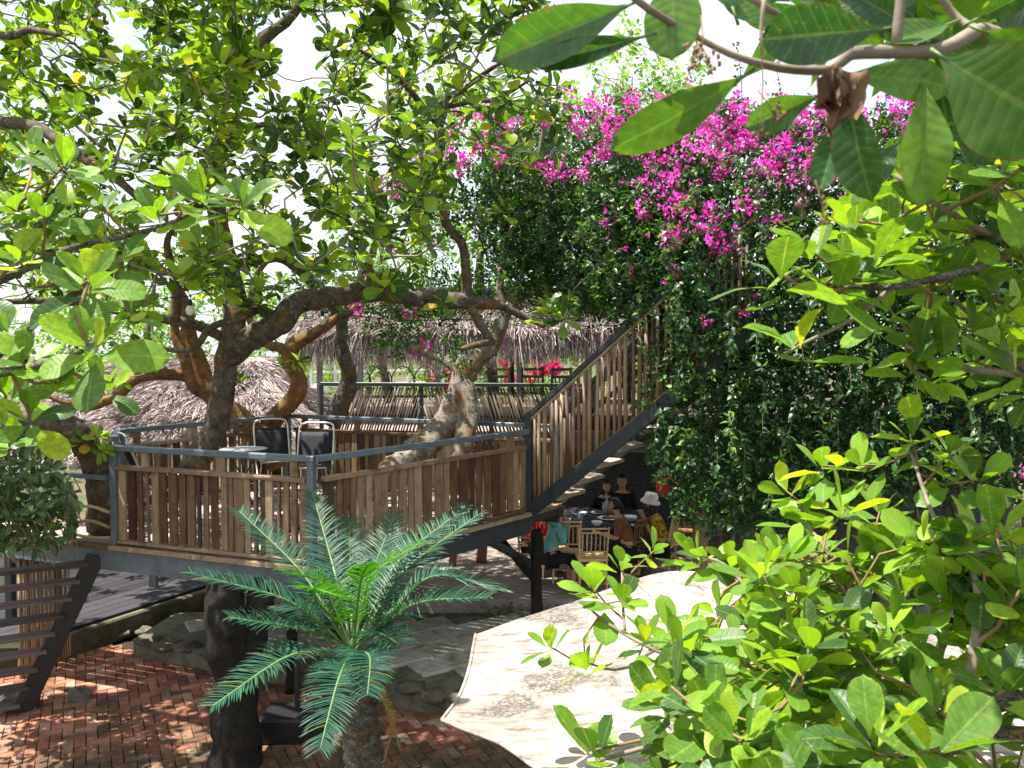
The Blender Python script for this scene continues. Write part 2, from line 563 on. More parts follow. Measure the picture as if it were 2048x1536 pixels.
M['teal'] = m_plain('teal_knit', (0.16, 0.42, 0.40), 0.85, 0.2, 0, 0.15, 12)
M['brown_cloth'] = m_plain('brown_cloth', (0.20, 0.085, 0.045), 0.85, 0.2, 0, 0.2, 12)
M['red_cloth'] = m_plain('red_cloth', (0.70, 0.03, 0.03), 0.8, 0.2, 0, 0.15, 12)
M['dark_cloth'] = m_plain('dark_cloth', (0.018, 0.018, 0.02), 0.85, 0.2, 0, 0.3, 12)
M['lantern'] = m_plain('red_lantern_cloth', (0.75, 0.04, 0.035), 0.6, 0.3, 0, 0.1, 12)
M['bulb'] = m_plain('white_frosted_bulb', (0.80, 0.78, 0.70), 0.3, 0.5, 0, 0.03)
M['alu'] = m_plain('grey_ladder_metal', (0.35, 0.37, 0.39), 0.45, 0.5, 0.3, 0.15)
M['stone'] = m_plain('dark_rock', (0.13, 0.115, 0.10), 0.9, 0.2, 0, 0.6, 7, 0.6)


def _yellow():
    k = N('yellow_print_cloth')
    v = k.coords('Object')
    f = k.noise(v, 26, 3, 0.6, 1.2)
    c = k.ramp(f, [(0.42, (0.035, 0.028, 0.012)), (0.50, (0.46, 0.27, 0.03)), (0.62, (0.62, 0.40, 0.06))])
    return k.done(k.principled(c, 0.8, 0.2))


def _tablecloth():
    k = N('dark_patterned_tablecloth')
    v = k.coords('Object', (1, 1, 1), (0, 0, 0.6))
    w = k.n('TexWave', {'Vector': v, 'Scale': 9.0, 'Distortion': 1.0, 'Detail': 1.0}).outputs['Fac']
    vo = k.n('TexVoronoi', {'Vector': v, 'Scale': 38.0}).outputs['Distance']
    m = k.math('MULTIPLY', k.math('LESS_THAN', vo, 0.28), k.math('GREATER_THAN', w, 0.35))
    c = k.mix(m, (0.022, 0.024, 0.034), (0.36, 0.37, 0.40))
    return k.done(k.principled(c, 0.8, 0.2))


def _mosaic():
    k = N('dark_mosaic')
    v = k.coords('Object')
    vo = k.n('TexVoronoi', {'Vector': v, 'Scale': 26.0})
    c = k.ramp(vo.outputs['Distance'], [(0.1, (0.10, 0.11, 0.115)), (0.55, (0.03, 0.034, 0.038))])
    return k.done(k.principled(c, 0.5, 0.4))


def _tarp():
    k = N('old_canvas')
    v = k.coords('Object')
    s = k.coords('Object', (0.9, 3.4, 1), (0, 0, math.radians(-52)))
    f = k.noise(s, 5.5, 8, 0.75, 0.3)
    g = k.noise(v, 1.6, 4)
    col = k.ramp(g, [(0.3, (0.27, 0.23, 0.19)), (0.7, (0.42, 0.38, 0.335))])
    col = k.mix(k.ramp(f, [(0.48, 0.0), (0.64, 0.8)]), col, (0.085, 0.06, 0.045))
    h = k.noise(v, 2.3, 4, 0.6)
    sp = k.noise(v, 60, 3)
    pat = k.ramp(h, [(0.53, 0.0), (0.60, 0.9)])
    col = k.mix(k.math('MULTIPLY', pat, k.ramp(sp, [(0.40, 1.0), (0.62, 0.3)])), col, (0.07, 0.065, 0.055))
    r = k.noise(v, 3.1, 3)
    col = k.mix(k.ramp(r, [(0.60, 0.0), (0.72, 0.45)]), col, (0.16, 0.07, 0.06))
    return k.done(k.principled(col, 0.85, 0.15, 0, k.bump(k.noise(v, 3, 4), 0.5, 0.05)))


def _brick():
    k = N('worn_red_brick')
    g = k.n('NewGeometry').outputs['Position']
    a = k.n('Attribute', attribute_name='rnd').outputs['Fac']
    r = k.math('FRACT', k.math('ADD', a, k.objrnd()))
    col = k.ramp(r, [(0, (0.16, 0.064, 0.042)), (0.4, (0.31, 0.122, 0.073)), (0.75, (0.42, 0.185, 0.11)), (1, (0.40, 0.25, 0.18))])
    f = k.noise(g, 30, 5, 0.7)
    col = k.mix(0.55, col, k.ramp(f, [(0.3, 0.25), (0.7, 0.72)]), 'OVERLAY')
    damp = k.math('MULTIPLY', k.math('SUBTRACT', 8.1, k.n('SeparateXYZ', {'Vector': g}).outputs['Y']), 0.10)
    moss = k.math('ADD', k.noise(g, 1.3, 6, 0.7), k.math('MAXIMUM', k.math('MINIMUM', damp, 0.12), -0.06))
    col = k.mix(k.ramp(moss, [(0.44, 0.0), (0.62, 0.85)]), col, k.ramp(f, [(0.3, (0.022, 0.022, 0.014)), (0.7, (0.075, 0.075, 0.035))]))
    return k.done(k.principled(col, 0.85, 0.25, 0, k.bump(f, 0.6, 0.01)))


def _mossy(name, base, mossc, lo=0.45):
    k = N(name)
    g = k.n('NewGeometry').outputs['Position']
    f = k.noise(g, 9, 7, 0.75)
    col = k.ramp(f, [(0.3, tuple(c * 0.5 for c in base)), (0.7, base)])
    m = k.noise(g, 2.1, 6, 0.7)
    col = k.mix(k.ramp(m, [(lo, 0.0), (lo + 0.18, 0.9)]), col, k.ramp(f, [(0.3, tuple(c * 0.4 for c in mossc)), (0.7, mossc)]))
    return k.done(k.principled(col, 0.9, 0.2, 0, k.bump(f, 0.7, 0.02)))


def _ground():
    return _mossy('soil_and_grass', (0.16, 0.12, 0.08), (0.07, 0.11, 0.03), 0.42)


M['yellow'] = _yellow()
M['tcloth'] = _tablecloth()
M['mosaic'] = _mosaic()
M['tarp'] = _tarp()
M['brick'] = _brick()
M['joint'] = _mossy('dark_joint_soil', (0.05, 0.04, 0.03), (0.04, 0.05, 0.02))
M['paver'] = _mossy('mossy_paver', (0.50, 0.47, 0.38), (0.17, 0.19, 0.06), 0.50)
M['slab'] = _mossy('worn_concrete_floor', (0.34, 0.285, 0.245), (0.22, 0.18, 0.15), 0.5)
M['kerb'] = _mossy('mossy_kerb', (0.20, 0.18, 0.13), (0.09, 0.11, 0.035), 0.45)
M['edging'] = _mossy('mossy_edging_stone', (0.15, 0.135, 0.105), (0.07, 0.08, 0.028), 0.46)
M['ground'] = _ground()
M['grass'] = m_rnd('grass_blade', [(0, (0.04, 0.10, 0.02)), (0.7, (0.09, 0.18, 0.03)), (1, (0.3, 0.32, 0.1))], 0.7, 0.2, (1.5, 1.6, 0.6), 0.3)

# ------------------------------------------------------------------ the setting
ZB, ZP, ZS = -0.32, -0.08, 0.08           # brick yard, paver strip, dining floor
ZD, ZR = 1.35, 2.40                       # timber deck, its handrail


def sheet(name, poly, z, mat, kind='structure', thick=0.0, div=None):
    mb = MB()
    top = [V(x, y, z) for x, y in poly]
    if thick:
        n = len(top)
        mb.add(top + [p - V(0, 0, thick) for p in top],
               [tuple(range(n))] + [(i, (i + 1) % n, n + (i + 1) % n, n + i)[::-1] for i in range(n)])
    else:
        mb.add(top, [tuple(range(len(top)))])
    o = mb.build(name, mat)
    tag(o, kind=kind)
    return o


gnd = sheet('ground', [(-300, -60), (300, -60), (300, 500), (-300, 500)], ZB - 0.06, M['ground'])
tag(gnd, 'bare brown soil with grass under the whole garden')

# brick yard in herringbone: the largest 300 bricks are objects, the rest one mesh
yard = sheet('brick_paving', [(-7.2, 5.4), (1.6, 5.4), (1.6, 10.8), (-7.2, 10.8)], ZB - 0.035, M['joint'])
tag(yard, 'red brick paving in herringbone, mossy at the front')


def brick_mesh():
    return MB().beam((-0.098, 0, -0.018), (0.098, 0, -0.018), 0.095, 0.036, (0, 0, 1), 0.006).mesh('brick')


bm_ = brick_mesh()
bm_.materials.append(M['brick'])
bl = []
th = math.radians(28)
cs, sn = math.cos(th), math.sin(th)
for a in range(-70, 70):
    for b in range(-70, 70):
        s_ = (a - b) % 4
        if s_ == 0:
            cx, cy, r0 = a + 1.0, b + 0.5, 0
        elif s_ == 3:
            cx, cy, r0 = a + 0.5, b + 1.0, math.pi / 2
        else:
            continue
        cx *= 0.102; cy *= 0.102
        x = cx * cs - cy * sn - 2.8
        y = cx * sn + cy * cs + 8.4
        if not (-6.6 < x < 1.3 and 5.6 < y < 10.6):
            continue
        # the paver strip and the plank floor lie over the far side
        if y > 9.75 - (x + 4.6) * 0.42 + 0.1:
            continue
        z = ZB + 0.012 * noise.noise(V(x * 1.3, y * 1.3, 0)) + RND.uniform(-0.004, 0.004)
        q = proj((x, y, z))
        vis = (-20 < q[0] < 1000 and 1230 < q[1] < 1560)
        bl.append((0 if vis else 1, y, x, z, r0 + th + RND.uniform(-0.02, 0.02)))
bl.sort()
rest_v, rest_f, rest_r = [], [], []
bv = [v.co.copy() for v in bm_.vertices]
bf = [tuple(p.vertices) for p in bm_.polygons]
mbr = MB()
rr = []
for i, (vis, y, x, z, rz) in enumerate(bl):
    mt = Matrix.Translation((x, y, z)) @ Matrix.Rotation(rz, 4, 'Z') @ Matrix.Rotation(RND.uniform(-.02, .02), 4, 'X') @ Matrix.Rotation(RND.uniform(-.015, .015), 4, 'Y')
    if i < 300:
        o = link(bpy.data.objects.new('brick', bm_))
        o.parent = yard
        o.matrix_basis = mt
    else:
        mbr.add([mt @ v for v in bv], bf)
        rr += [RND.random()] * len(bv)
o = mbr.build('brick_field', M['brick'], yard, kind='stuff')
at = o.data.attributes.new('rnd', 'FLOAT', 'POINT')
at.data.foreach_set('value', rr)

# paver strip between yard and dining floor
pav = sheet('paver_path', [(-4.6, 9.62), (-2.5, 8.78), (-0.6, 7.98), (1.4, 7.5), (3.0, 9.0), (3.0, 10.7), (-3.4, 10.7), (-4.5, 10.6)], ZP - 0.03, M['kerb'], thick=0.32)
tag(pav, 'strip of mossy stone pavers between brick yard and dining floor')
th2 = math.radians(33)
c2, s2 = math.cos(th2), math.sin(th2)
for i in range(-12, 12):
    for j in range(-16, 14):
        lx = (i + (0.5 if j % 2 else 0)) * 0.72
        ly = j * 0.40
        x, y = lx * c2 - ly * s2 - 1.2, lx * s2 + ly * c2 + 9.5
        lo = 9.7 - (x + 4.6) * 0.42
        if y < lo + 0.42 or y > 10.42 or x > 1.6 or x < -4.3:
            continue
        mb = MB().beam((-0.352, 0, -0.03), (0.352, 0, -0.03), 0.39, 0.07, (0, 0, 1), 0.012, j=0.008)
        o = mb.build('paver', M['paver'], pav)
        o.matrix_basis = Matrix.Translation((x, y, ZP + RND.uniform(-.006, .006))) @ Matrix.Rotation(th2 + RND.uniform(-.03, .03), 4, 'Z') @ Matrix.Rotation(RND.uniform(-.006, .006), 4, 'Y')

e_pts = [V(-4.55, 9.66, 0), V(-2.5, 8.83, 0), V(-.6, 8.03, 0), V(1.3, 7.57, 0)]
for s0, s1 in zip(e_pts[:-1], e_pts[1:]):
    n_ = int((s1 - s0).length / .30)
    for i in range(n_):
        q = s0.lerp(s1, (i + .5) / n_) + V(RND.gauss(0, .03), RND.gauss(0, .03), ZP - .05 + RND.uniform(-.02, .02))
        MB().blob(q, (RND.uniform(.14, .20), RND.uniform(.10, .15), RND.uniform(.05, .08)), 10, 7, .45, 2.0).build('edging_stone', M['edging'], pav, True)

# dining floor
fl = sheet('dining_floor', [(-3.6, 10.6), (9, 10.6), (9, 17), (-3.6, 17)], ZS, M['slab'], thick=0.25)
tag(fl, 'worn grey brown concrete floor under the deck and terrace')

# plank floor at the left, shade put into its dark planks, with its kerb
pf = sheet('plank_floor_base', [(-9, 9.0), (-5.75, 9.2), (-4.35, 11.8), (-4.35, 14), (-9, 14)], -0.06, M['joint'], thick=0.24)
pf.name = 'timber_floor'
tag(pf, 'plank floor coloured dark for the shade beneath the left of the deck')
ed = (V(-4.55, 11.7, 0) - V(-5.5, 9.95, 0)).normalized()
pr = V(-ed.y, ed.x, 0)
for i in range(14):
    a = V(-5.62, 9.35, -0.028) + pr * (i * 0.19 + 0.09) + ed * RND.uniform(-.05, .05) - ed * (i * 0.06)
    MB().beam(a, a + ed * 3.1, 0.18, 0.04, (0, 0, 1), 0.006).build('plank', M['plank_shaded'], pf)
k0 = V(-5.75, 9.2, -0.2)
MB().beam(k0 + pr * -0.07, k0 + ed * 3.0 + pr * -0.07, 0.13, 0.30, (0, 0, 1), 0.02, j=0.01).build('kerb', M['kerb'], pf)


# ------------------------------------------------------------------ rocks
def rock(p, r, label, seed):
    mb = MB().blob(p, r, 12, 8, 0.55, 1.6)
    o = mb.build('rock', M['stone'], None, True)
    tag(o, label, 'rock', 'rocks edging the paver strip')


for (px, py, rr_, lb) in [
    (240, 1262, 0.13, 'dark rock at the left end of the paver edging'), (290, 1258, 0.11, 'small dark rock second from the left in the paver edging'),
    (322, 1270, 0.12, 'rounded dark rock third from the left beside the brick yard'), (368, 1270, 0.16, 'broad dark rock left of the charred trunk post'),
    (420, 1285, 0.13, 'mossy rock half behind the charred trunk post'), (800, 1362, 0.15, 'pale flat rock in the edging right of the sago palm'),
    (850, 1372, 0.17, 'mossy rock in the middle of the edging right of the sago palm'), (905, 1385, 0.19, 'large mossy rock beside the canvas canopy edge')]:
    p = G(px, py, ZB + 0.08)
    rock(p - V(0, 0, .03), (rr_ * 1.15, rr_ * .75, rr_ * 0.55), lb, px)
rock(G(158, 1392, ZB + .03), (0.11, 0.09, 0.09), 'round brown rock at the foot of the left stairs', 3)
rock(G(38, 1405, ZB + .05), (0.22, 0.14, 0.10), 'flat grey rock under the lowest left stair tread', 5)


# ------------------------------------------------------------------ timber deck
A = G(222, 890, ZR); B = G(630, 912, ZR); C = G(1058, 858, ZR)
FL = G(235, 858, ZR); FA = G(580, 828, ZR)
S1 = C + V(0.55, 0.835, 0) * 0.76
for q in (A, B, C, FL, FA, S1):
    q.z = ZD
L0 = A + (A - B).normalized() * 1.75
dyn = V((A - B).y, -(A - B).x, 0).normalized()
if dyn.y < 0: dyn = -dyn
LB = L0 + dyn * .95
LA = A.lerp(FL, .5)
LB = L0 + (LA - A)
poly = [B, C, S1, FA, FL, LA, LB, L0, A]
deck = thing('timber_deck', 'raised deck of grey brown planks on a grey steel frame around the cashew trunks', 'deck', (-2.2, 10, 0))
dx = (A - B).normalized()                     # planks run along the front edge
dy = V(-dx.y, dx.x, 0)
if dy.y < 0:
    dy = -dy
pl2 = [((p - B).dot(dx), (p - B).dot(dy)) for p in poly]
v0, v1 = min(p[1] for p in pl2), max(p[1] for p in pl2)
w = 0.125
k = 0
t = v0 + w / 2
while t < v1:
    xs = []
    for i in range(len(pl2)):
        (xa, ya), (xb, yb) = pl2[i], pl2[(i + 1) % len(pl2)]
        if (ya - t) * (yb - t) < 0:
            xs.append(xa + (xb - xa) * (t - ya) / (yb - ya))
    xs.sort()
    for i in range(0, len(xs) - 1, 2):
        a_, b_ = xs[i] + 0.02, xs[i + 1] - 0.02
        if b_ - a_ < 0.15:
            continue
        cuts = [a_] + ([RND.uniform(a_ + 1, b_ - 1)] if b_ - a_ > 3 else []) + [b_]
        for c0, c1 in zip(cuts[:-1], cuts[1:]):
            z = ZD - 0.02 + RND.uniform(-.004, .004)
            MB().beam(B + dx * c0 + dy * t + V(0, 0, z - ZD), B + dx * (c1 - 0.006) + dy * t + V(0, 0, z - ZD), w - 0.012, 0.038, (0, 0, 1), 0.004).build('plank', M['plank'], deck)
    t += w
# steel rim and joists
cen = sum(poly, V(0, 0, 0)) / len(poly)
for i in range(len(poly)):
    a_, b_ = poly[i], poly[(i + 1) % len(poly)]
    mb = MB()
    hh = 0.22 if i != 1 else 0.10
    mb.beam(a_ + V(0, 0, -.06 - hh / 2), b_ + V(0, 0, -.06 - hh / 2), 0.06, hh, (0, 0, 1), 0.006)
    mb.build('rim_beam', M['metal_dark'] if i not in (7, 8) else M['metal'], deck)
    nrm = (b_ - a_).cross(V(0, 0, 1)).normalized()
    MB().beam(a_ + V(0, 0, -0.03) + nrm * 0.02, b_ + V(0, 0, -0.03) + nrm * 0.02, 0.09, 0.05, (0, 0, 1), 0.006, j=0.006).build('edge_board', M['picket_h'], deck)
for q in (0.25, 0.5, 0.75):
    a_ = B.lerp(A, q); b_ = a_ + dy * 3.4
    MB().beam(a_ + V(0, 0, -0.15), b_ + V(0, 0, -0.15), 0.07, 0.16).build('joist', M['metal_dark'], deck)
for (p_, mt) in ((LB, 'metal_dark'), (FA, 'metal_dark'), (A.lerp(FA, 0.5), 'metal_dark')):
    MB().beam(V(p_.x, p_.y, ZB), V(p_.x, p_.y, ZD - 0.28), 0.1, 0.1, (0, 1, 0)).build('post', M[mt], deck)
# short bracket seen under the front beam
q0 = G(298, 1120, 1.08)
MB().beam(V(q0.x, q0.y + .1, 0.75), V(q0.x, q0.y + .1, 1.07), 0.09, 0.05, (0, 1, 0)).build('bracket', M['metal'], deck)


def picket_rail(name, label, a, b, post_a=True, post_b=True, wide=(0.032, 0.105), gap=(0.016, 0.045), mid=0.80, inward=None, low=0.05, fam='metal', short=0.18, blocks=3):
    """steel handrail and posts, upright boards under a flat cross board"""
    r = thing(name, label, 'railing', a, 'railings round the timber deck')
    d = (b - a); Ln = d.length; d.normalize()
    nrm = d.cross(V(0, 0, 1)).normalized()
    MB().beam(a + V(0, 0, ZR - ZD - 0.03), b + V(0, 0, ZR - ZD - 0.03), 0.075, 0.06, (0, 0, 1), 0.008).build('handrail', M[fam], r)
    if post_a:
        MB().beam(a + d * 0.04, a + d * 0.04 + V(0, 0, ZR - ZD - 0.06), 0.075, 0.075, nrm, 0.006).build('post', M[fam], r)
    if post_b:
        MB().beam(b - d * 0.04, b - d * 0.04 + V(0, 0, ZR - ZD - 0.06), 0.075, 0.075, nrm, 0.006).build('post', M[fam], r)
    # cross board in one or two lengths
    cuts = [0.09, Ln - 0.09] if Ln < 2.2 else [0.09, Ln * RND.uniform(.4, .6), Ln - 0.09]
    for c0, c1 in zip(cuts[:-1], cuts[1:]):
        MB().beam(a + d * c0 + V(0, 0, mid + .02), a + d * (c1 - .004) + V(0, 0, mid + .02 + RND.uniform(-.012, .012)), 0.085, 0.045, (0, 0, 1), 0.006, j=0.005).build('cross_board', M['picket_h'], r)
    MB().beam(a + d * 0.09 + V(0, 0, low - .015), a + d * (Ln - .09) + V(0, 0, low - .015), 0.07, 0.035, (0, 0, 1), 0.005, j=.004).build('bottom_board', M['picket_h'], r)
    for k in range(blocks):
        x = Ln * (k + 0.5 + RND.uniform(-.25, .25)) / blocks
        MB().beam(a + d * x + V(0, 0, mid + .042), a + d * x + V(0, 0, ZR - ZD - .06), RND.uniform(.07, .11), 0.04, nrm, 0.004).build('spacer_block', M['picket'], r)
    x = 0.10
    while x < Ln - 0.12:
        w = RND.uniform(*wide)
        if RND.random() < .2: w *= 1.25
        off = RND.uniform(-.008, .008)
        lean = RND.uniform(-.012, .012)
        p0 = a + d * (x + w / 2) + nrm * off + V(0, 0, low + RND.uniform(0.003, 0.02))
        p1 = a + d * (x + w / 2 + lean) + nrm * off + V(0, 0, mid - .004)
        MB().beam(p0, p1, w, RND.uniform(.022, .034), nrm, 0.004, j=0.004).build('picket', M['picket'], r)
        x += w + RND.uniform(*gap)
    return r


picket_rail('deck_railing', 'front deck railing of uneven brown pickets behind the sago palm, left of the corner post', A, B, True, True)
picket_rail('deck_railing', 'deck railing of close dark pickets running from the corner post to the stairs', B, C, False, False, (0.05, 0.13), (0.012, 0.045))
picket_rail('deck_railing', 'far left deck railing in front of the low thatched roof', FL, FA, True, True, blocks=4)
picket_rail('deck_railing', 'far deck railing below the slanted bamboo terrace fence', FA, S1, False, True, blocks=5)
picket_rail('deck_railing', 'short left deck railing beside the arching trunk', LA, FL, False, False, blocks=2)

# low barrier left of the front corner
bx = A + dx * 0.62
lowr = thing('stair_barrier', 'low barrier of grey rail and curved bamboo slats at the top of the left stairs', 'barrier', bx)
MB().beam(A + dx * 0.05 + V(0, 0, .70), bx + V(0, 0, .70), 0.07, 0.05).build('handrail', M['metal'], lowr)
MB().beam(bx + V(0, 0, 0), bx + V(0, 0, .68), 0.05, 0.05, (0, 1, 0)).build('post', M['darkwood'], lowr)
for zz, sg in ((.33, .05), (.17, .05), (.06, -.02)):
    MB().tube([bx + V(.02, 0, zz), A.lerp(bx, .5) + V(0, 0, zz + sg), A + dx * .04 + V(0, 0, zz)], [.018] * 3, 8, .08).build('slat', M['bamboo'], lowr, True)

# ------------------------------------------------------------------ stairs up to the right
rdir = V(0.83, -0.555, 0).normalized()
tdir = V(-rdir.y, rdir.x, 0)
if tdir.y < 0: tdir = -tdir
SL = 0.80
SW = 0.74
RS = 0.225
NR = 10
st = thing('bamboo_stairs', 'grey steel stairs with round wooden balusters climbing right into the bougainvillea', 'stairs', C)
RUN = RS / SL
for sgn, off in ((0, 0.0), (1, SW)):
    o_ = C + tdir * off
    e_ = o_ + rdir * (NR * RUN) + V(0, 0, NR * RS)
    dn = V(0, 0, -0.10)
    MB().beam(o_ - rdir * 0.05 + V(0, 0, -.055), e_ + V(0, 0, -.02), 0.055, 0.165 if off == 0 else 0.11, (0, 0, 1), 0.006).build('stringer', M['metal_dark'], st)
    MB().beam(o_ + V(0, 0, .06), e_ + V(0, 0, .10), 0.05, 0.03, (0, 0, 1), 0.004, j=.003).build('base_batten', M['pole'], st)
    MB().beam(o_ + V(0, 0, 1.22), e_ + V(0, 0, 1.26), 0.065, 0.065, (0, 0, 1), 0.007).build('handrail', M['metal_dark'], st)
    MB().beam(o_ + V(0, 0, 1.15), e_ + V(0, 0, 1.19), 0.045, 0.035, (0, 0, 1), 0.004).build('top_batten', M['pole'], st)
    MB().beam(o_ + V(0, 0, -.2), o_ + V(0, 0, 1.26), 0.085, 0.085, rdir, 0.006).build('post', M['metal_dark'], st)
    MB().beam(o_ + rdir * .3 + V(0, 0, .85 + .3 * SL) + tdir * .03, e_ + V(0, 0, .9) + tdir * .03, 0.03, 0.06, (0, 0, 1), 0.004).build('inner_rail', M['metal_dark'], st)
    x = 0.09
    while x < NR * RUN - .05:
        r_ = RND.uniform(.019, .029)
        b0 = o_ + rdir * x + V(0, 0, x * SL + .07)
        b1 = o_ + rdir * (x + RND.uniform(-.012, .012)) + V(0, 0, x * SL + 1.14)
        m_ = b0.lerp(b1, .5) + rdir * RND.uniform(-.01, .01)
        MB().tube([b0, m_, b1], [r_, r_ * RND.uniform(.9, 1.08), r_ * .95], 8, .3).build('baluster', M['pole'], st, True)
        x += r_ * 2 + RND.uniform(.018, .05)
for i in range(1, NR):
    c0 = C + rdir * (i * RUN) + V(0, 0, i * RS - .03)
    MB().beam(c0 + tdir * 0.03, c0 + tdir * (SW - .03), 0.29, 0.05, (0, 0, 1), 0.006, j=.003).build('tread', M['tread'], st)

# posts and braces under the stair corner
pp = C + V(0.10, 0.05, 0)
sp = thing('forked_post', 'black forked tree trunk post holding up the stair corner of the deck', 'post', (pp.x, pp.y, ZP))
MB().tube([V(pp.x + .02, pp.y, ZP - .1), V(pp.x - .01, pp.y, .4), V(pp.x + .02, pp.y, .9), V(pp.x, pp.y, ZD - .25)], [.085, .07, .08, .075], 10, .08, .25, 6).build('trunk', M['bark_dark'], sp, True)
MB().tube([V(pp.x, pp.y, .42), V(pp.x - .35, pp.y - .05, .85), V(pp.x - .55, pp.y - .05, ZD - .27)], [.055, .05, .05], 9, .1, .2, 6).build('brace', M['bark_dark'], sp, True)
MB().beam(G(1062, 1128, .55), B.lerp(C, .78) + V(0, 0, -.26), 0.09, 0.09).build('steel_brace', M['metal_dark'], sp)

# charred forked trunk posts under the front of the deck
q = G(470, 1528, ZB)
tp = thing('charred_trunk_post', 'thick black forked trunk post standing on the bricks left of the sago palm', 'post', q)
cx, cy = q.x, q.y
MB().tube([V(cx, cy, ZB - .08), P(470, 1440, cy), P(468, 1360, cy), P(462, 1290, cy), P(448, 1230, cy + .05), P(450, 1165, cy + .25)], [.235, .20, .185, .20, .185, .15], 18, .05, .22, 4.5).build('trunk', M['bark_dark'], tp, True)
MB().tube([P(478, 1330, cy), P(505, 1270, cy + .1), P(520, 1215, cy + .2), P(520, 1165, cy + .35)], [.15, .135, .12, .12], 14, .05, .22, 5).build('limb', M['bark_dark'], tp, True)
for (px, py, zt, rr_, lb) in [(580, 1385, 1.1, .055, 'thin dark steel prop behind the sago palm'), (905, 1120, 1.05, .05, 'brown timber prop under the deck behind the sago palm'), (962, 1115, 1.05, .07, 'knotted brown tree prop under the deck left of the diners')]:
    b_ = G(px, py + (0 if px < 700 else 10), ZB if px < 700 else ZS)
    o = MB().tube([b_, b_ + V(.03, 0, .5), V(b_.x, b_.y, zt)], [rr_ * 1.2, rr_, rr_ * 1.1], 9, .1, .2, 6).build('deck_prop', M['bark_dark'] if px < 700 else M['redwood'], None, True)
    tag(o, lb, 'prop', 'props under the deck')
# leaning timber and pale plank behind the palm
o = MB().beam(G(690, 1290, ZP), P(628, 1185, 10.2), 0.16, 0.08, (0, 1, 0)).build('leaning_beam', M['bark_dark'])
tag(o, 'dark beam leaning under the deck behind the sago palm fronds', 'beam')
bxp = G(585, 1480, ZB)
o = MB().beam(bxp + V(-.28, .1, .12), bxp + V(.3, .1, .12), .42, .24, (0, 0, 1), .02)
o = o.build('planter_box', M['black'])
tag(o, 'low black box on the bricks behind the sago palm', 'box')
o = MB().beam(bxp + V(.02, .12, .24), bxp + V(.02, .12, .75), .05, .05, (0, 1, 0)).build('standpipe', M['black'])
tag(o, 'short black pipe standing on the low black box', 'pipe')

# ------------------------------------------------------------------ stairs down to the left
sl = thing('timber_steps', 'open grey brown wooden steps going down from the deck at far left', 'stairs', (-4.9, 8.3, ZB))
top = P(188, 1112, 8.45)
bot = G(38, 1425, ZB)
td = V(-0.80, -0.42, 0).normalized()
for off in (0.0, 1.05):
    MB().beam(top - td * .02 + td * off * 1.03, bot - td * .02 + td * off * 1.03, 0.05, 0.19, (0, 0, 1), .005).build('stringer', M['black'], sl)
nT = 9
for i in range(nT):
    p = top.lerp(bot, (i + .45) / (nT - .1))
    MB().beam(p + td * 0.015 + V(0, 0, .01), p + td * 1.02 + V(0, 0, .01), 0.17, 0.038, (0, 0, 1), .005, j=.003).build('tread', M['tread_dark'], sl)

# bamboo screen behind the steps
bs = thing('bamboo_screen', 'screen of upright tan bamboo poles behind the left steps', 'screen', (-5.3, 9.3, ZB))
for i in range(22):
    px = 42 + i * 4.7
    b_ = P(px, 1385 - (px - 20) * 0.62, 8.95 + i * .012)
    t_ = V(b_.x + RND.uniform(-.01, .01), b_.y, 1.06)
    r_ = RND.uniform(.009, .0145)
    MB().tube([b_, t_], [r_, r_], 7, .4).build('bamboo_pole', M['pole'], bs, True)
MB().beam(P(15, 1140, 9.0), P(165, 1135, 9.3), .03, .03).build('batten', M['bamboo'], bs)

# ------------------------------------------------------------------ building to the right, under the bougainvillea
tb = thing('upper_terrace', 'dark upper terrace frame half hidden by the bougainvillea above the diners', 'terrace', (3, 11, ZS))
x0 = S1.x + .15
MB().add([V(x0, 12.9, 2.36), V(9, 11.3, 2.36), V(9, 17, 2.36), V(x0, 17, 2.36)] + [V(x0, 12.9, 2.3), V(9, 11.3, 2.3), V(9, 17, 2.3), V(x0, 17, 2.3)],
         [(0, 1, 2, 3), (7, 6, 5, 4), (0, 4, 5, 1), (1, 5, 6, 2), (2, 6, 7, 3), (3, 7, 4, 0)]).build('floor_slab', M['darkwood'], tb)
MB().beam(V(x0 - .15, 10.92, 2.17), V(9, 10.15, 2.17), 0.07, 0.25).build('edge_beam', M['metal'], tb)
for x in (2.55, 5.4, 8.0):
    MB().beam(V(x, 10.85 - (x - 2) * .1, ZS), V(x, 10.85 - (x - 2) * .1, 2.3), .18, .16, (0, 1, 0), .02, j=.006).build('post', M['pole'] if x < 3 else M['darkwood'], tb)
bw = MB().beam(V(0.6, 15.4, 1.2), V(9, 15.4, 1.2), .2, 2.3).build('mosaic_wall', M['mosaic'])
tag(bw, 'dark mosaic wall at the back of the dining floor', 'wall')
bw = MB().beam(V(-4, 16.6, .95), V(.5, 16.6, .95), .2, 1.9).build('retaining_wall', M['stone'])
tag(bw, 'dark stone wall behind the space under the deck', 'wall')

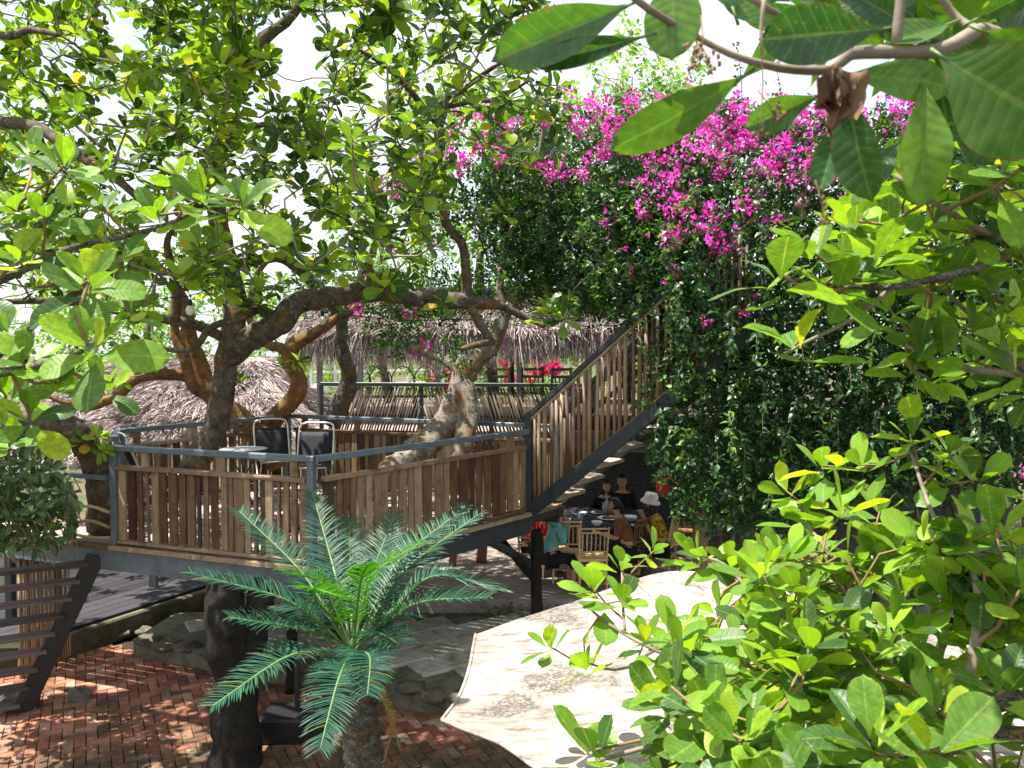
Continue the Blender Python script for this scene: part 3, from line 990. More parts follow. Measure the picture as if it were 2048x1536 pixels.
# ------------------------------------------------------------------ back terrace with slanted bamboo fence and thatched pavilion
TZ = 1.95
tr = MB().add([V(-3.9, 14.6, TZ), V(4.5, 13.9, TZ), V(4.5, 24, TZ), V(-3.9, 24, TZ)] + [V(-3.9, 14.6, TZ - .35), V(4.5, 13.9, TZ - .35), V(4.5, 24, TZ - .35), V(-3.9, 24, TZ - .35)],
              [(0, 1, 2, 3), (7, 6, 5, 4), (0, 4, 5, 1), (1, 5, 6, 2), (2, 6, 7, 3), (3, 7, 4, 0)]).build('terrace_floor', M['plank'])
tag(tr, 'raised plank terrace under the thatched pavilion', kind='structure')
sf = thing('slanted_fence', 'terrace fence of slanted grey bamboo poles under a dark rail', 'fence', (-1, 14.5, TZ))
fa, fb = P(642, 768, 14.5), P(1190, 768, 13.9)
zt, zb = fa.z - .02, TZ - .28
fd = (fb - fa); fd.z = 0
fn = fd.length; fd.normalize()
fa2 = V(fa.x, fa.y, 0)
MB().beam(fa2 + V(0, 0, zt + .02), fa2 + fd * fn + V(0, 0, zt + .02), .07, .07).build('top_rail', M['metal_dark'], sf)
MB().beam(fa2 + V(0, .05, zb), fa2 + fd * fn + V(0, .05, zb), .05, .08).build('bottom_rail', M['darkwood'], sf)
MB().beam(fa2 + V(0, .05, (zt + zb) / 2), fa2 + fd * fn + V(0, .05, (zt + zb) / 2), .03, .05).build('middle_rail', M['darkwood'], sf)
for x in (0.0, 1.85, 3.1, fn - .02):
    MB().beam(fa2 + fd * x + V(0, .02, zb), fa2 + fd * x + V(0, .02, zt), .07, .07, (0, 1, 0)).build('post', M['metal_dark'], sf)
x = 0.05
H = zt - zb
while x < fn:
    lean = .34 if x < 1.85 else -.34 * (1 if x > 1.85 else 1)
    r_ = RND.uniform(.014, .021)
    xa, xb = x, x + lean + RND.uniform(-.02, .02)
    f0, f1 = 0.0, 1.0
    if xb > fn: f1 = (fn - xa) / (xb - xa)
    if xa < 1.85 < xb: f1 = min(f1, (1.85 - xa) / (xb - xa))
    if xb < 0: f1 = xa / (xa - xb)
    if x > 1.85 and xb < 1.9: f1 = min(f1, max(.1, (xa - 1.9) / (xa - xb)))
    p0 = fa2 + fd * xa + V(0, 0, zb + .03)
    p1 = fa2 + fd * (xa + (xb - xa) * f1) + V(0, 0, zb + .03 + (H - .06) * f1)
    MB().tube([p0, p1], [r_, r_], 7, .6).build('bamboo_pole', M['pole_grey'], sf, True)
    x += r_ * 2 + RND.uniform(.012, .030)


def strands(name, mat, roots, dirs, L, wd, parent, sag=0.25, kind='stuff'):
    """thin blades: each a bent strip of two quads"""
    n = len(roots)
    roots = np.asarray(roots); dirs = np.asarray(dirs)
    L = np.asarray(L)[:, None]; wd = np.asarray(wd)[:, None]
    side = np.cross(dirs, rng.normal(size=(n, 3)))
    side /= np.linalg.norm(side, axis=1)[:, None] + 1e-9
    dn = np.zeros((n, 3)); dn[:, 2] = -1
    m = roots + dirs * L * .5 + dn * L * sag * .25
    e = roots + dirs * L + dn * L * sag
    vs = np.stack([roots - side * wd, roots + side * wd, m - side * wd, m + side * wd, e - side * wd * .25, e + side * wd * .25], 1).reshape(-1, 3)
    b = (np.arange(n) * 6)[:, None]
    q = np.concatenate([b + np.array([[0, 1, 3, 2]]), b + np.array([[2, 3, 5, 4]])], 0)
    r = np.repeat(rng.random(n), 6)
    me = np_mesh(name, vs, q, None, r, False)
    me.materials.append(mat)
    o = link(bpy.data.objects.new(name, me))
    par(o, parent)
    return tag(o, kind=kind)


def slope_strands(corners, n, L, wd, lift=0.12, jitter=.25):
    """roots scattered over a roof slope (a,b at ridge; c,d at eave), pointing down it"""
    a, b, c, d = [np.array(q) for q in corners]
    u = rng.random(n)[:, None]; v = (rng.random(n) ** .9)[:, None]
    rt = (a * (1 - u) + b * u) * (1 - v) + (d * (1 - u) + c * u) * v
    dr = (d * (1 - u) + c * u) - (a * (1 - u) + b * u)
    dr = dr / np.linalg.norm(dr, axis=1)[:, None]
    nr = np.cross(b - a, d - a); nr /= np.linalg.norm(nr)
    if nr[2] < 0: nr = -nr
    co = np.array([[noise.noise(V(*(q * 2.2))), noise.noise(V(*(q * 2.2 + 7.3))), .5 * noise.noise(V(*(q * 2.2 + 3.1)))] for q in rt])
    dr = dr + co * jitter * 1.6
    dr = dr + nr * (lift + rng.normal(size=(n, 1)) * .06) + rng.normal(size=(n, 3)) * jitter * .5
    dr /= np.linalg.norm(dr, axis=1)[:, None]
    rt = rt + nr * .02
    return rt, dr, rng.uniform(L * .5, L * 1.2, n), rng.uniform(wd * .5, wd * 1.3, n)


def cat4(lst):
    return [np.concatenate([l[i] for l in lst]) for i in range(4)]


# pavilion
pv = thing('thatched_pavilion', 'thatched pavilion with ragged fringe on the back terrace', 'pavilion', (-.5, 17, TZ))
ex0, ex1 = -4.35, 4.2
EZ, RZ = 3.80, 4.8
ey0, eym, ey1 = 15.9, 18.2, 20.6
MB().add([V(ex0, ey0, EZ), V(ex1, ey0 - .3, EZ), V(ex1 - 1, eym, RZ), V(ex0 + 1, eym, RZ), V(ex0, ey1, EZ), V(ex1, ey1, EZ)],
         [(0, 1, 2, 3), (3, 2, 5, 4), (0, 3, 4), (1, 5, 2)]).build('roof', M['thatch_base'], pv)
lst = [slope_strands([(ex0 + 1, eym, RZ), (ex1 - 1, eym, RZ), (ex1, ey0 - .3, EZ), (ex0, ey0, EZ)], 20000, .6, .008, .22),
       slope_strands([(ex0 + 1, eym, RZ), (ex0 + 1, eym + .1, RZ), (ex0, ey1, EZ), (ex0, ey0, EZ)][:4], 1200, .5, .011, .10)]
# hanging fringe at the front eave, in tufts
n = 15000
u = rng.random(n)
rt = np.stack([ex0 + (ex1 - ex0) * u, ey0 - .3 * u + rng.normal(size=n) * .07, EZ + rng.random(n) * .16], 1)
tuft = np.array([noise.noise(V(float(x) * 2.3, 3.1, 0)) + .6 * noise.noise(V(float(x) * 6.5, 1.1, 0)) for x in rt[:, 0]])
dr = np.stack([rng.normal(size=n) * .20 + .18 * np.sin(rt[:, 0] * 5.1), -.22 + rng.normal(size=n) * .12, -np.ones(n)], 1)
dr /= np.linalg.norm(dr, axis=1)[:, None]
lst.append((rt, dr, np.clip(.62 + .34 * tuft + rng.normal(size=n) * .1, .15, 1.15), rng.uniform(.004, .009, n)))
strands('thatch', M['thatch'], *cat4(lst), pv, .05)
for x, y in ((-3.9, 16.3), (-3.1, 16.4), (-1.5, 16.3), (.15, 16.2), (1.55, 16.2), (3.0, 16.1), (-3.9, 20), (0, 20), (3, 20)):
    MB().beam(V(x, y, TZ), V(x, y, EZ + .1), .11, .11, (0, 1, 0)).build('post', M['alu'] if y < 18 else M['darkwood'], pv)
MB().beam(V(-3.9, 16.2, EZ - .05), V(3.2, 16.0, EZ - .05), .1, .12).build('lintel', M['darkwood'], pv)

# low thatched roof at left
lr = thing('low_thatched_roof', 'low pale thatched roof behind the left of the deck', 'roof', (-6, 14, 0))
e0, e1 = V(-8.6, 12.6, 1.70), V(-3.85, 13.4, 1.95)
g0, g1 = V(-7.4, 15.4, 3.25), V(-5.0, 15.6, 3.25)
bk0, bk1 = V(-8.6, 18.2, 1.7), V(-3.7, 18.0, 1.9)
MB().add([e0, e1, g1, g0, bk0, bk1], [(0, 1, 2, 3), (1, 5, 2), (3, 2, 5, 4), (0, 3, 4)]).build('roof', M['thatch_base'], lr)
strands('thatch', M['thatch'], *cat4([slope_strands([g0, g1, e1, e0], 28000, .45, .007, .20, .4), slope_strands([g1, g1 + V(.05, .1, 0), bk1, e1], 8000, .42, .007, .18, .35)]), lr, .06)
for p_ in ((-8, 12.9), (-4.3, 13.7), (-8, 17.5), (-4.2, 17.5)):
    MB().tube([V(p_[0], p_[1], ZB), V(p_[0], p_[1], 1.8)], [.07, .06], 8, .5).build('post', M['darkwood'], lr, True)

# ------------------------------------------------------------------ canvas canopy
kp = {  # rows from near to far, columns from left to right: (px, py, depth)
    0: [(884, 1440, 3.45), (990, 1482, 3.25), (1080, 1538, 3.0), (1250, 1650, 2.65), (1650, 1760, 2.4), (2200, 1800, 2.3)],
    1: [(918, 1392, 3.72), (1060, 1425, 3.55), (1200, 1455, 3.35), (1420, 1480, 3.15), (1750, 1520, 3.0), (2180, 1560, 2.9)],
    2: [(938, 1338, 4.0), (1090, 1330, 4.0), (1250, 1335, 3.9), (1460, 1350, 3.8), (1780, 1380, 3.7), (2150, 1420, 3.6)],
    3: [(951, 1268, 4.4), (1140, 1204, 4.8), (1335, 1142, 5.1), (1500, 1165, 5.2), (1760, 1222, 5.2), (2100, 1280, 5.0)]}
NU, NV = 46, 34
vs, fs = [], []


def cr1(c, s_):
    i = min(len(c) - 2, int(s_)); f = s_ - i
    p1, p2 = c[i], c[i + 1]
    p0 = c[i - 1] if i else p1 * 2 - p2
    p3 = c[i + 2] if i + 2 < len(c) else p2 * 2 - p1
    return .5 * ((2 * p1) + (p2 - p0) * f + (2 * p0 - 5 * p1 + 4 * p2 - p3) * f * f + (3 * p1 - p0 - 3 * p2 + p3) * f ** 3)


rows = [[cr1([P(*q) for q in kp[r_]], j / (NU - 1) * 5) for j in range(NU)] for r_ in range(4)]
for i in range(NV):
    for j in range(NU):
        p = cr1([rows[r_][j] for r_ in range(4)], i / (NV - 1) * 3)
        vs.append(p + V(0, 0, 0.008 * noise.noise(p * 3.5) + .012 * noise.noise(V(p.x * 1.5 - p.y * 2.5, 0, 3))))
for i in range(NV - 1):
    for j in range(NU - 1):
        fs.append((i * NU + j, i * NU + j + 1, (i + 1) * NU + j + 1, (i + 1) * NU + j))
cp = thing('canvas_canopy', 'stained off white canvas canopy sagging over the yard at lower right', 'canopy', (1, 4, ZB))
o = MB().add(vs, fs).build('canvas', M['tarp'], cp, True)
sm = o.modifiers.new('thick', 'SOLIDIFY')
sm.thickness = 0.008
hem = [vs[i * NU] for i in range(NV)]
MB().tube(hem, [.009] * len(hem), 6).build('hem_rope', M['tarp'], cp, True)
hem = [vs[j] for j in range(NU)]
MB().tube(hem, [.008] * len(hem), 6).build('hem_rope', M['tarp'], cp, True)
for (i, j) in ((0, NU - 1), (NV - 1, NU // 3), (NV - 1, NU - 2)):
    p = vs[i * NU + j]
    MB().tube([V(p.x, p.y, ZB - .05), p - V(0, 0, .01)], [.035, .03], 8, .6).build('pole', M['metal_dark'], cp, True)

# ------------------------------------------------------------------ chairs and tables
def spindle_chair(name, label, mat, loc, rz, group):
    """wooden banquet chair, front towards local +Y"""
    r = thing(name, label, 'chair', (0, 0, 0), group)
    m = M[mat]
    for sx in (-1, 1):
        MB().tube([V(sx * .19, -.24, 0), V(sx * .185, -.195, .25), V(sx * .185, -.19, .45), V(sx * .195, -.215, .68), V(sx * .205, -.26, .92)], [.013, .016, .017, .015, .012], 8, .06).build('rear_leg', m, r, True)
        MB().tube([V(sx * .205, .20, 0), V(sx * .19, .18, .25), V(sx * .19, .175, .44)], [.012, .015, .016], 8, .08).build('front_leg', m, r, True)
        for z in (.17, .30):
            MB().tube([V(sx * .188, -.21, z), V(sx * .195, .185, z)], [.009, .009], 6, .4).build('stretcher', m, r, True)
    for z in (.20, .33):
        MB().tube([V(-.19, .185, z), V(.19, .185, z)], [.009, .009], 6, .4).build('stretcher', m, r, True)
        MB().tube([V(-.185, -.21, z), V(.185, -.21, z)], [.009, .009], 6, .4).build('stretcher', m, r, True)
    MB().beam(V(0, -.20, .455), V(0, .205, .455), .42, .035, (0, 0, 1), .012).build('seat', m, r)
    for z, y in ((.90, -.255), (.84, -.244), (.57, -.20), (.505, -.192)):
        MB().tube([V(-.20, y, z), V(.20, y, z)], [.012, .012], 7, .4).build('back_rail', m, r, True)
    for i in range(6):
        x = -.15 + i * .06
        z0, z1 = .575, .835
        pts = [V(x, -.201, z0), V(x, -.212, .64), V(x, -.222, .70), V(x, -.233, .77), V(x, -.243, z1)]
        MB().tube(pts, [.008, .0085, .012, .0085, .008], 6).build('spindle', m, r, True)
    for z in (.87, .538):
        MB().lathe(V(0, -.25 if z > .7 else -.196, z), [(.010, -.010), (.022, -.008), (.022, .008), (.010, .010)], 10, (0, 1, 0)).build('ring', m, r, True)
    r.location = loc
    r.rotation_euler = (0, 0, rz)
    return r


GC = 'bamboo style wooden chairs at the dining table'


def chair_at(px, py, rz, label, mat='chairwood'):
    p = G(px, py, ZS)
    return spindle_chair('spindle_chair', label, mat, p, rz, GC)


chair_at(1068, 1146, -.25, 'tan spindle chair of the red clad diner, behind the black forked post')
chair_at(1134, 1160, -.10, 'tan spindle chair with the teal hooded diner sitting on it')
chair_at(1182, 1178, .05, 'empty tan spindle chair, nearest to the camera at the dining table')
chair_at(1262, 1155, .75, 'red brown spindle chair of the diner in brown', 'redwood')
chair_at(1318, 1150, 1.1, 'tan spindle chair behind the diner with the white hat')
chair_at(1382, 1112, 2.6, 'tan spindle chair in the shade beside the ladder')

TX, TY = 1.42, 12.25
dt = thing('dining_table', 'long dining table under a dark patterned cloth', 'table', (TX, TY, ZS))
TZ2 = ZS + .75
mb = MB()
hx, hy = .62, .80
ring = []
for i in range(48):
    a = 2 * math.pi * i / 48
    c_, s__ = math.cos(a), math.sin(a)
    e_ = (abs(c_) ** 6 + abs(s__) ** 6) ** (-1 / 6)
    ring.append((c_ * e_ * hx, s__ * e_ * hy))
for lev, (dz, gr, wv) in enumerate(((0, .0, 0), (0, 1.0, 0), (-.03, 1.012, 0), (-.20, 1.03, .02), (-.40, 1.05, .04))):
    for i, (x, y) in enumerate(ring):
        g = gr * (1 + wv * math.sin(i * 1.31) * .8)
        mb.v.append((TX + x * g, TY + y * g, TZ2 + dz))
for lev in range(4):
    for i in range(48):
        k_ = (i + 1) % 48
        mb.f.append((lev * 48 + i, lev * 48 + k_, (lev + 1) * 48 + k_, (lev + 1) * 48 + i))
mb.build('tablecloth', M['tcloth'], dt, True)
for sx in (-1, 1):
    for sy in (-1, 1):
        MB().beam(V(TX + sx * .5, TY + sy * .65, ZS), V(TX + sx * .5, TY + sy * .65, TZ2 - .03), .06, .06, (0, 1, 0)).build('leg', M['darkwood'], dt)

# things on the table
def bowl(x, y, r, h, label, mat='porcelain'):
    o = MB().lathe(V(x, y, TZ2 + .004), [(r * .45, 0), (r * .8, h * .4), (r, h), (r * .94, h), (r * .7, h * .45), (r * .3, h * .2)], 16).build('bowl', M[mat], None, True)
    tag(o, label, 'bowl', 'bowls on the dining table')


def plate(x, y, r, label, food=True):
    t = thing('plate', label, 'plate', (x, y, TZ2), 'plates on the dining table')
    MB().lathe(V(x, y, TZ2 + .004), [(r * .5, 0), (r * .95, .014), (r, .018), (r * .93, .02), (r * .5, .010)], 18).build('dish', M['porcelain'], t, True)
    if food:
        MB().blob(V(x, y, TZ2 + .02), (r * .6, r * .55, .03), 10, 6, .6, 3).build('food', M['brown_cloth'] if RND.random() < .5 else M['leaf_dark'], t, True)


bowl(TX - .18, TY - .62, .085, .07, 'small white bowl at the near edge of the dining table')
bowl(TX + .35, TY - .30, .11, .08, 'large white bowl beside the diner in brown')
bowl(TX - .32, TY + .1, .07, .06, 'white bowl near the teal hooded diner')
bowl(TX + .1, TY + .55, .08, .06, 'white bowl at the far end of the dining table')
plate(TX + .05, TY - .12, .17, 'wide plate of food in the middle of the dining table')
plate(TX + .42, TY - .62, .11, 'small plate in front of the diner with the white hat')
plate(TX - .05, TY + .30, .14, 'plate of greens towards the far end of the dining table')
for i, (x, y, h, lb) in enumerate([(TX + .02, TY + .12, .20, 'clear tumbler in the middle of the dining table'), (TX + .12, TY + .16, .17, 'second clear tumbler right of the middle of the table'), (TX - .40, TY - .35, .13, 'short glass by the teal hooded diner')]):
    o = MB().lathe(V(x, y, TZ2 + .004), [(.028, 0), (.036, h), (.032, h), (.025, .01)], 12).build('glass', M['alu'], None, True)
    tag(o, lb, 'glass', 'glasses on the dining table')
o = MB().lathe(V(TX + .07, TY + .28, TZ2 + .004), [(.04, 0), (.042, .16), (.016, .22), (.014, .28), (.017, .285)], 12).build('bottle', M['alu'], None, True)
tag(o, 'tall bottle standing among the dishes on the dining table', 'bottle')


# ------------------------------------------------------------------ people
def skin_obj(name, nodes, edges, mat, parent, root=0, sub=2):
    me = bpy.data.meshes.new(name)
    keys = list(nodes)
    me.from_pydata([tuple(nodes[k][0]) for k in keys], [(keys.index(a), keys.index(b)) for a, b in edges], [])
    o = bpy.data.objects.new(name, me)
    link(o)
    o.modifiers.new('skin', 'SKIN')
    for i, k in enumerate(keys):
        r = nodes[k][1]
        r = (r, r) if not isinstance(r, tuple) else r
        me.skin_vertices[0].data[i].radius = r
        me.skin_vertices[0].data[i].use_root = (i == root)
    s = o.modifiers.new('sub', 'SUBSURF')
    s.levels = sub; s.render_levels = sub
    dg = bpy.context.evaluated_depsgraph_get()
    dg.update()
    nm = bpy.data.meshes.new_from_object(o.evaluated_get(dg))
    bpy.data.objects.remove(o)
    for p in nm.polygons:
        p.use_smooth = True
    nm.materials.clear()
    nm.materials.append(mat)
    o = link(bpy.data.objects.new(name, nm))
    par(o, parent)
    return o


def person(label, pelvis, yaw, shirt, hands, lean=.12, look=0.0, tilt=0.0, pants='dark_cloth', sleeve=1.0, hat=False, hairlen=0.0, bun=False, glasses=False, scale=.90):
    """seated figure; hands = ((elbow f,s,u),(wrist f,s,u)) for right then left, relative to the pelvis"""
    pel = Vector(pelvis)
    f = V(math.cos(yaw), math.sin(yaw), 0); s = V(math.sin(yaw), -math.cos(yaw), 0); u = V(0, 0, 1)

    def L(a, b, c):
        return pel + (f * a + s * b + u * c) * scale
    r = thing('person', label, 'person', (pel.x, pel.y, ZS))
    S = scale
    ln = lean
    nd, ed = {}, []

    def a(k, p, rad, to=None):
        nd[k] = (p, rad * S if not isinstance(rad, tuple) else (rad[0] * S, rad[1] * S))
        if to: ed.append((to, k))
    a('pel', L(0, 0, .02), .13)
    a('sp1', L(ln * .35, 0, .20), .115, 'pel')
    a('sp2', L(ln * .75, 0, .36), .125, 'sp1')
    a('chest', L(ln, 0, .48), .11, 'sp2')
    a('nk', L(ln * 1.15, 0, .575), .05, 'chest')
    hd = L(ln * 1.25 + .035, 0, .73)
    a('nk2', L(ln * 1.2, 0, .635), .05, 'nk')
    a('hd1', hd + u * -.04 * S, .074, 'nk2')
    a('hd2', hd + u * .04 * S, .084, 'hd1')
    a('hd3', hd + u * .10 * S, .05, 'hd2')
    hf = (f * math.cos(look) + s * math.sin(look)).normalized()
    hs = hf.cross(u)
    for sd, nm, (el, wr) in ((1, 'R', hands[0]), (-1, 'L', hands[1])):
        a('sh' + nm, L(ln * .95, .165 * sd, .485), .062, 'chest')
        a('el' + nm, L(*el), .044, 'sh' + nm)
        a('fo' + nm, L(*el).lerp(L(*wr), .45), .038, 'el' + nm)
        a('wr' + nm, L(*wr), .027, 'fo' + nm)
        hd_ = (L(*wr) - L(*el)).normalized()
        pal = L(*wr) + hd_ * .055 * S
        a('pa' + nm, pal, .030, 'wr' + nm)
        sid = hd_.cross(u)
        if sid.length < .1: sid = s.copy()
        sid.normalize()
        up2 = sid.cross(hd_)
        for i, (o1, ln1) in enumerate(((-.027, .055), (-.009, .065), (.009, .062), (.027, .048))):
            k1 = pal + hd_ * .04 * S + sid * o1 * S
            k2 = k1 + (hd_ * .8 - up2 * .5) * ln1 * .6 * S
            k3 = k2 + (hd_ * .3 - up2 * .9) * ln1 * .5 * S
            a('f%d%s1' % (i, nm), k1, .0095, 'pa' + nm)
            a('f%d%s2' % (i, nm), k2, .0085, 'f%d%s1' % (i, nm))
            a('f%d%s3' % (i, nm), k3, .007, 'f%d%s2' % (i, nm))
        k1 = L(*wr) + hd_ * .03 * S + sid * .035 * sd * S
        a('t%s1' % nm, k1, .011, 'wr' + nm)
        a('t%s2' % nm, k1 + (hd_ * .8 + sid * .5 * sd - up2 * .2) * .04 * S, .009, 't%s1' % nm)
        a('hp' + nm, L(.03, .09 * sd, -.01), .095, 'pel')
        a('kn' + nm, L(.42, .11 * sd, .0), .065, 'hp' + nm)
        a('ca' + nm, L(.43, .11 * sd, -.18), .055, 'kn' + nm)
        a('an' + nm, L(.40, .11 * sd, -.40), .036, 'ca' + nm)
        a('to' + nm, L(.54, .12 * sd, -.44), .032, 'an' + nm)
    body = skin_obj('body', nd, ed, M['skin'], r)
    # face: nose, lips, eyes, ears as part of the body mesh
    mb = MB()
    fc = hd + u * .005 * S
    mb.blob(fc + hf * .088 * S + u * -.012 * S, V(.014, .014, .022) * S, 8, 6)
    mb.blob(fc + hf * .080 * S + u * -.052 * S, V(.022, .022, .008) * S, 8, 5)
    for sd in (-1, 1):
        mb.blob(fc + hs * .080 * sd * S - hf * .005 * S, V(.012, .012, .028) * S, 8, 6)
    o = mb.build('face', M['skin'], body, True)
    mb = MB()
    for sd in (-1, 1):
        mb.blob(fc + hf * .080 * S + hs * .032 * sd * S + u * .022 * S, V(.010, .010, .006) * S, 8, 5)
        mb.beam(fc + hf * .082 * S + hs * .015 * sd * S + u * .042 * S, fc + hf * .070 * S + hs * .05 * sd * S + u * .043 * S, .008 * S, .006 * S)
    mb.build('eyes', M['hair'], body, True)
    if glasses:
        mb = MB()
        for sd in (-1, 1):
            mb.tube([fc + hf * .092 * S + hs * (.032 * sd + .024 * math.cos(t)) * S + u * (.018 + .02 * math.sin(t)) * S for t in [i * math.pi / 5 for i in range(11)]], [.0025 * S] * 11, 5)
            mb.tube([fc + hf * .09 * S + hs * .055 * sd * S + u * .02 * S, fc + hs * .084 * sd * S + u * .022 * S], [.0025 * S] * 2, 5)
        tag(mb.build('glasses', M['alu'], r), 'thin rimmed glasses')
    # hair: cap over the skull, open at the face
    mb = MB()
    n_, m_ = 18, 12
    vs, fs = [], []
    for i in range(m_ + 1):
        th_ = math.pi * i / m_ * .86
        for k in range(n_):
            an = 2 * math.pi * k / n_
            d = u * math.cos(th_) + (hf * math.cos(an) + hs * math.sin(an)) * math.sin(th_)
            rad = .108
            fr = d.dot(hf)
            if fr > .42 and d.dot(u) < .62:
                rad = .06
            p = hd + V(0, 0, .028 * S) + d * rad * S * V(1, 1, 1).x - hf * .012 * S
            if d.dot(u) < 0 and fr < .3:
                p = p - u * hairlen * S * (-d.dot(u)) + (-hf) * .01 * S
            vs.append(p)
    for i in range(m_):
        for k in range(n_):
            k2 = (k + 1) % n_
            fs.append((i * n_ + k, i * n_ + k2, (i + 1) * n_ + k2, (i + 1) * n_ + k))
    mb.add(vs, fs)
    if bun:
        mb.tube([hd - hf * .09 * S + u * .02 * S, hd - hf * .13 * S + u * -.02 * S, hd - hf * .12 * S - u * .12 * S], [.035 * S, .032 * S, .012 * S], 8, .03)
    mb.build('hair', M['hair'], r, True)
    if hat:
        c = hd + u * .055 * S
        o = MB().lathe(c, [(.165 * S, -.055 * S), (.15 * S, -.02 * S), (.118 * S, .012 * S), (.112 * S, .07 * S), (.098 * S, .105 * S), (.03 * S, .115 * S)], 24, (u - hf * .18 + V(0, 0, 0)), .1).build('bucket_hat', M['white'], r, True)
        tag(o, 'white bucket hat')
    # shirt
    sn, se = {}, []

    def b(k, rad, to=None, p=None):
        sn[k] = (p if p is not None else nd[k][0], (rad * S))
        if to: se.append((to, k))
    b('pel', .155); b('sp1', .135, 'pel'); b('sp2', .142, 'sp1'); b('chest', .125, 'sp2'); b('nk', .066, 'chest', nd['chest'][0].lerp(nd['nk'][0], .65))
    for nm in 'RL':
        b('sh' + nm, .078, 'chest')
        if sleeve < 1:
            b('el' + nm, .062, 'sh' + nm, nd['sh' + nm][0].lerp(nd['el' + nm][0], sleeve))
        else:
            b('el' + nm, .060, 'sh' + nm)
            b('fo' + nm, .052, 'el' + nm)
            b('wr' + nm, .040, 'fo' + nm, nd['fo' + nm][0].lerp(nd['wr' + nm][0], .8))
    skin_obj('shirt', sn, se, M[shirt], r)
    if shirt == 'teal':
        MB().tube([L(ln - .06, -.10, .56), L(ln - .11, 0, .58), L(ln - .06, .10, .56), L(ln + .06, .07, .54)], [.035 * S, .05 * S, .035 * S, .02 * S], 8, .04).build('hood', M[shirt], r, True)
    pn, pe = {}, []
    pn['pel'] = (nd['pel'][0] - u * .02, .145 * S)
    for nm in 'RL':
        pn['hp' + nm] = (nd['hp' + nm][0], .112 * S); pe.append(('pel', 'hp' + nm))
        pn['kn' + nm] = (nd['kn' + nm][0], .082 * S); pe.append(('hp' + nm, 'kn' + nm))
        pn['an' + nm] = (nd['kn' + nm][0].lerp(nd['an' + nm][0], .5), .066 * S); pe.append(('kn' + nm, 'an' + nm))
    skin_obj('trousers', pn, pe, M[pants], r)
    mb = MB()
    for nm in 'RL':
        mb.blob(nd['an' + nm][0].lerp(nd['to' + nm][0], .55) - u * .02 * S, V(.075, .075, .032) * S, 10, 6)
    mb.build('shoes', M['black'], r, True)
    return r


def spot(px, d, h=.44):
    return V((px - 1024) / FPX * d, d, ZS + h)


REST = ((.10, .24, .22), (.34, .14, .27))
person('diner in a teal hoodie lifting a glass to her mouth', spot(1096, 11.2, .40), .25, 'teal',
       (((.20, .22, .26), (.30, .03, .55)), ((.22, -.22, .24), (.30, -.05, .50))), .16, .0, bun=True, glasses=True, scale=.86)
g_ = spot(1094, 11.45)
person('diner in a brown blouse reaching across the table', spot(1266, 11.4), math.pi - .15, 'brown_cloth',
       (((.20, .22, .26), (.45, .20, .30)), ((.24, -.20, .24), (.50, -.08, .29))), .20, .0, sleeve=.95, bun=True, glasses=True)
person('diner in a yellow patterned shirt and white bucket hat', spot(1330, 11.6), math.pi - .10, 'yellow',
       (((.20, .20, .24), (.34, .10, .50)), ((.20, -.22, .24), (.32, -.06, .52))), .14, .15, sleeve=.9, hat=True, hairlen=.25)
person('diner in black sitting at the back of the table', spot(1246, 13.3), -math.pi / 2 - .15, 'dark_cloth', (REST, ((.10, -.24, .22), (.34, -.14, .27))), .10, scale=.97)
person('diner in dark clothes leaning over the table at back left', spot(1204, 13.2), -math.pi / 2 + .2, 'dark_cloth', (REST, ((.10, -.24, .22), (.34, -.10, .27))), .20, hairlen=.1)
person('diner in a red shirt mostly hidden by the black forked post', spot(1062, 11.75), .45, 'red_cloth', (REST, ((.10, -.24, .22), (.34, -.10, .27))), .14, hairlen=.12)
# glass held by the teal diner
gp = spot(1096, 11.2, .40) + V(math.cos(.25), math.sin(.25), 0) * .315 + V(0, 0, .475)
o = MB().lathe(gp, [(.026, -.05), (.032, .06), (.028, .06), (.022, -.04)], 12).build('glass', M['alu'], None, True)
tag(o, 'drinking glass held up by the teal hooded diner', 'glass', 'glasses on the dining table')

# ------------------------------------------------------------------ lantern, ladder
lp = P(1331, 972, 11.3)
ln_ = thing('red_lantern', 'round red cloth lantern hanging at the edge of the bougainvillea', 'lantern', lp)
MB().lathe(lp, [(.05, -.13), (.10, -.10), (.135, -.05), (.14, 0), (.135, .05), (.10, .10), (.05, .13)], 20).build('shade', M['lantern'], ln_, True)
MB().lathe(lp, [(.055, -.15), (.055, -.125)], 14).build('lower_cap', M['yellow'], ln_)
MB().lathe(lp, [(.055, .125), (.055, .15)], 14).build('upper_cap', M['yellow'], ln_)
MB().tube([lp + V(0, 0, .15), V(lp.x, lp.y, 2.1)], [.004, .004], 5).build('cord', M['black'], ln_)

l0 = G(1418, 1080, ZS)
ld_ = thing('step_ladder', 'grey step ladder with brown treads half covered by the bougainvillea', 'ladder', l0)
lt = V(l0.x + .28, l0.y + .35, 2.0)
for off in (0, .42):
    MB().beam(l0 + V(off, 0, 0), lt + V(off * .8, 0, 0), .05, .025, (0, 1, 0)).build('side_rail', M['alu'], ld_)
    MB().beam(l0 + V(off, .9, 0), lt + V(off * .8, .03, 0), .04, .02, (0, 1, 0)).build('rear_rail', M['alu'], ld_)
for i in range(1, 7):
    q = l0.lerp(lt, i / 7)
    MB().beam(q + V(.02, 0, 0), q + V(.40 - i * .01, 0, 0), .10, .03).build('step', M['tread_dark'], ld_)

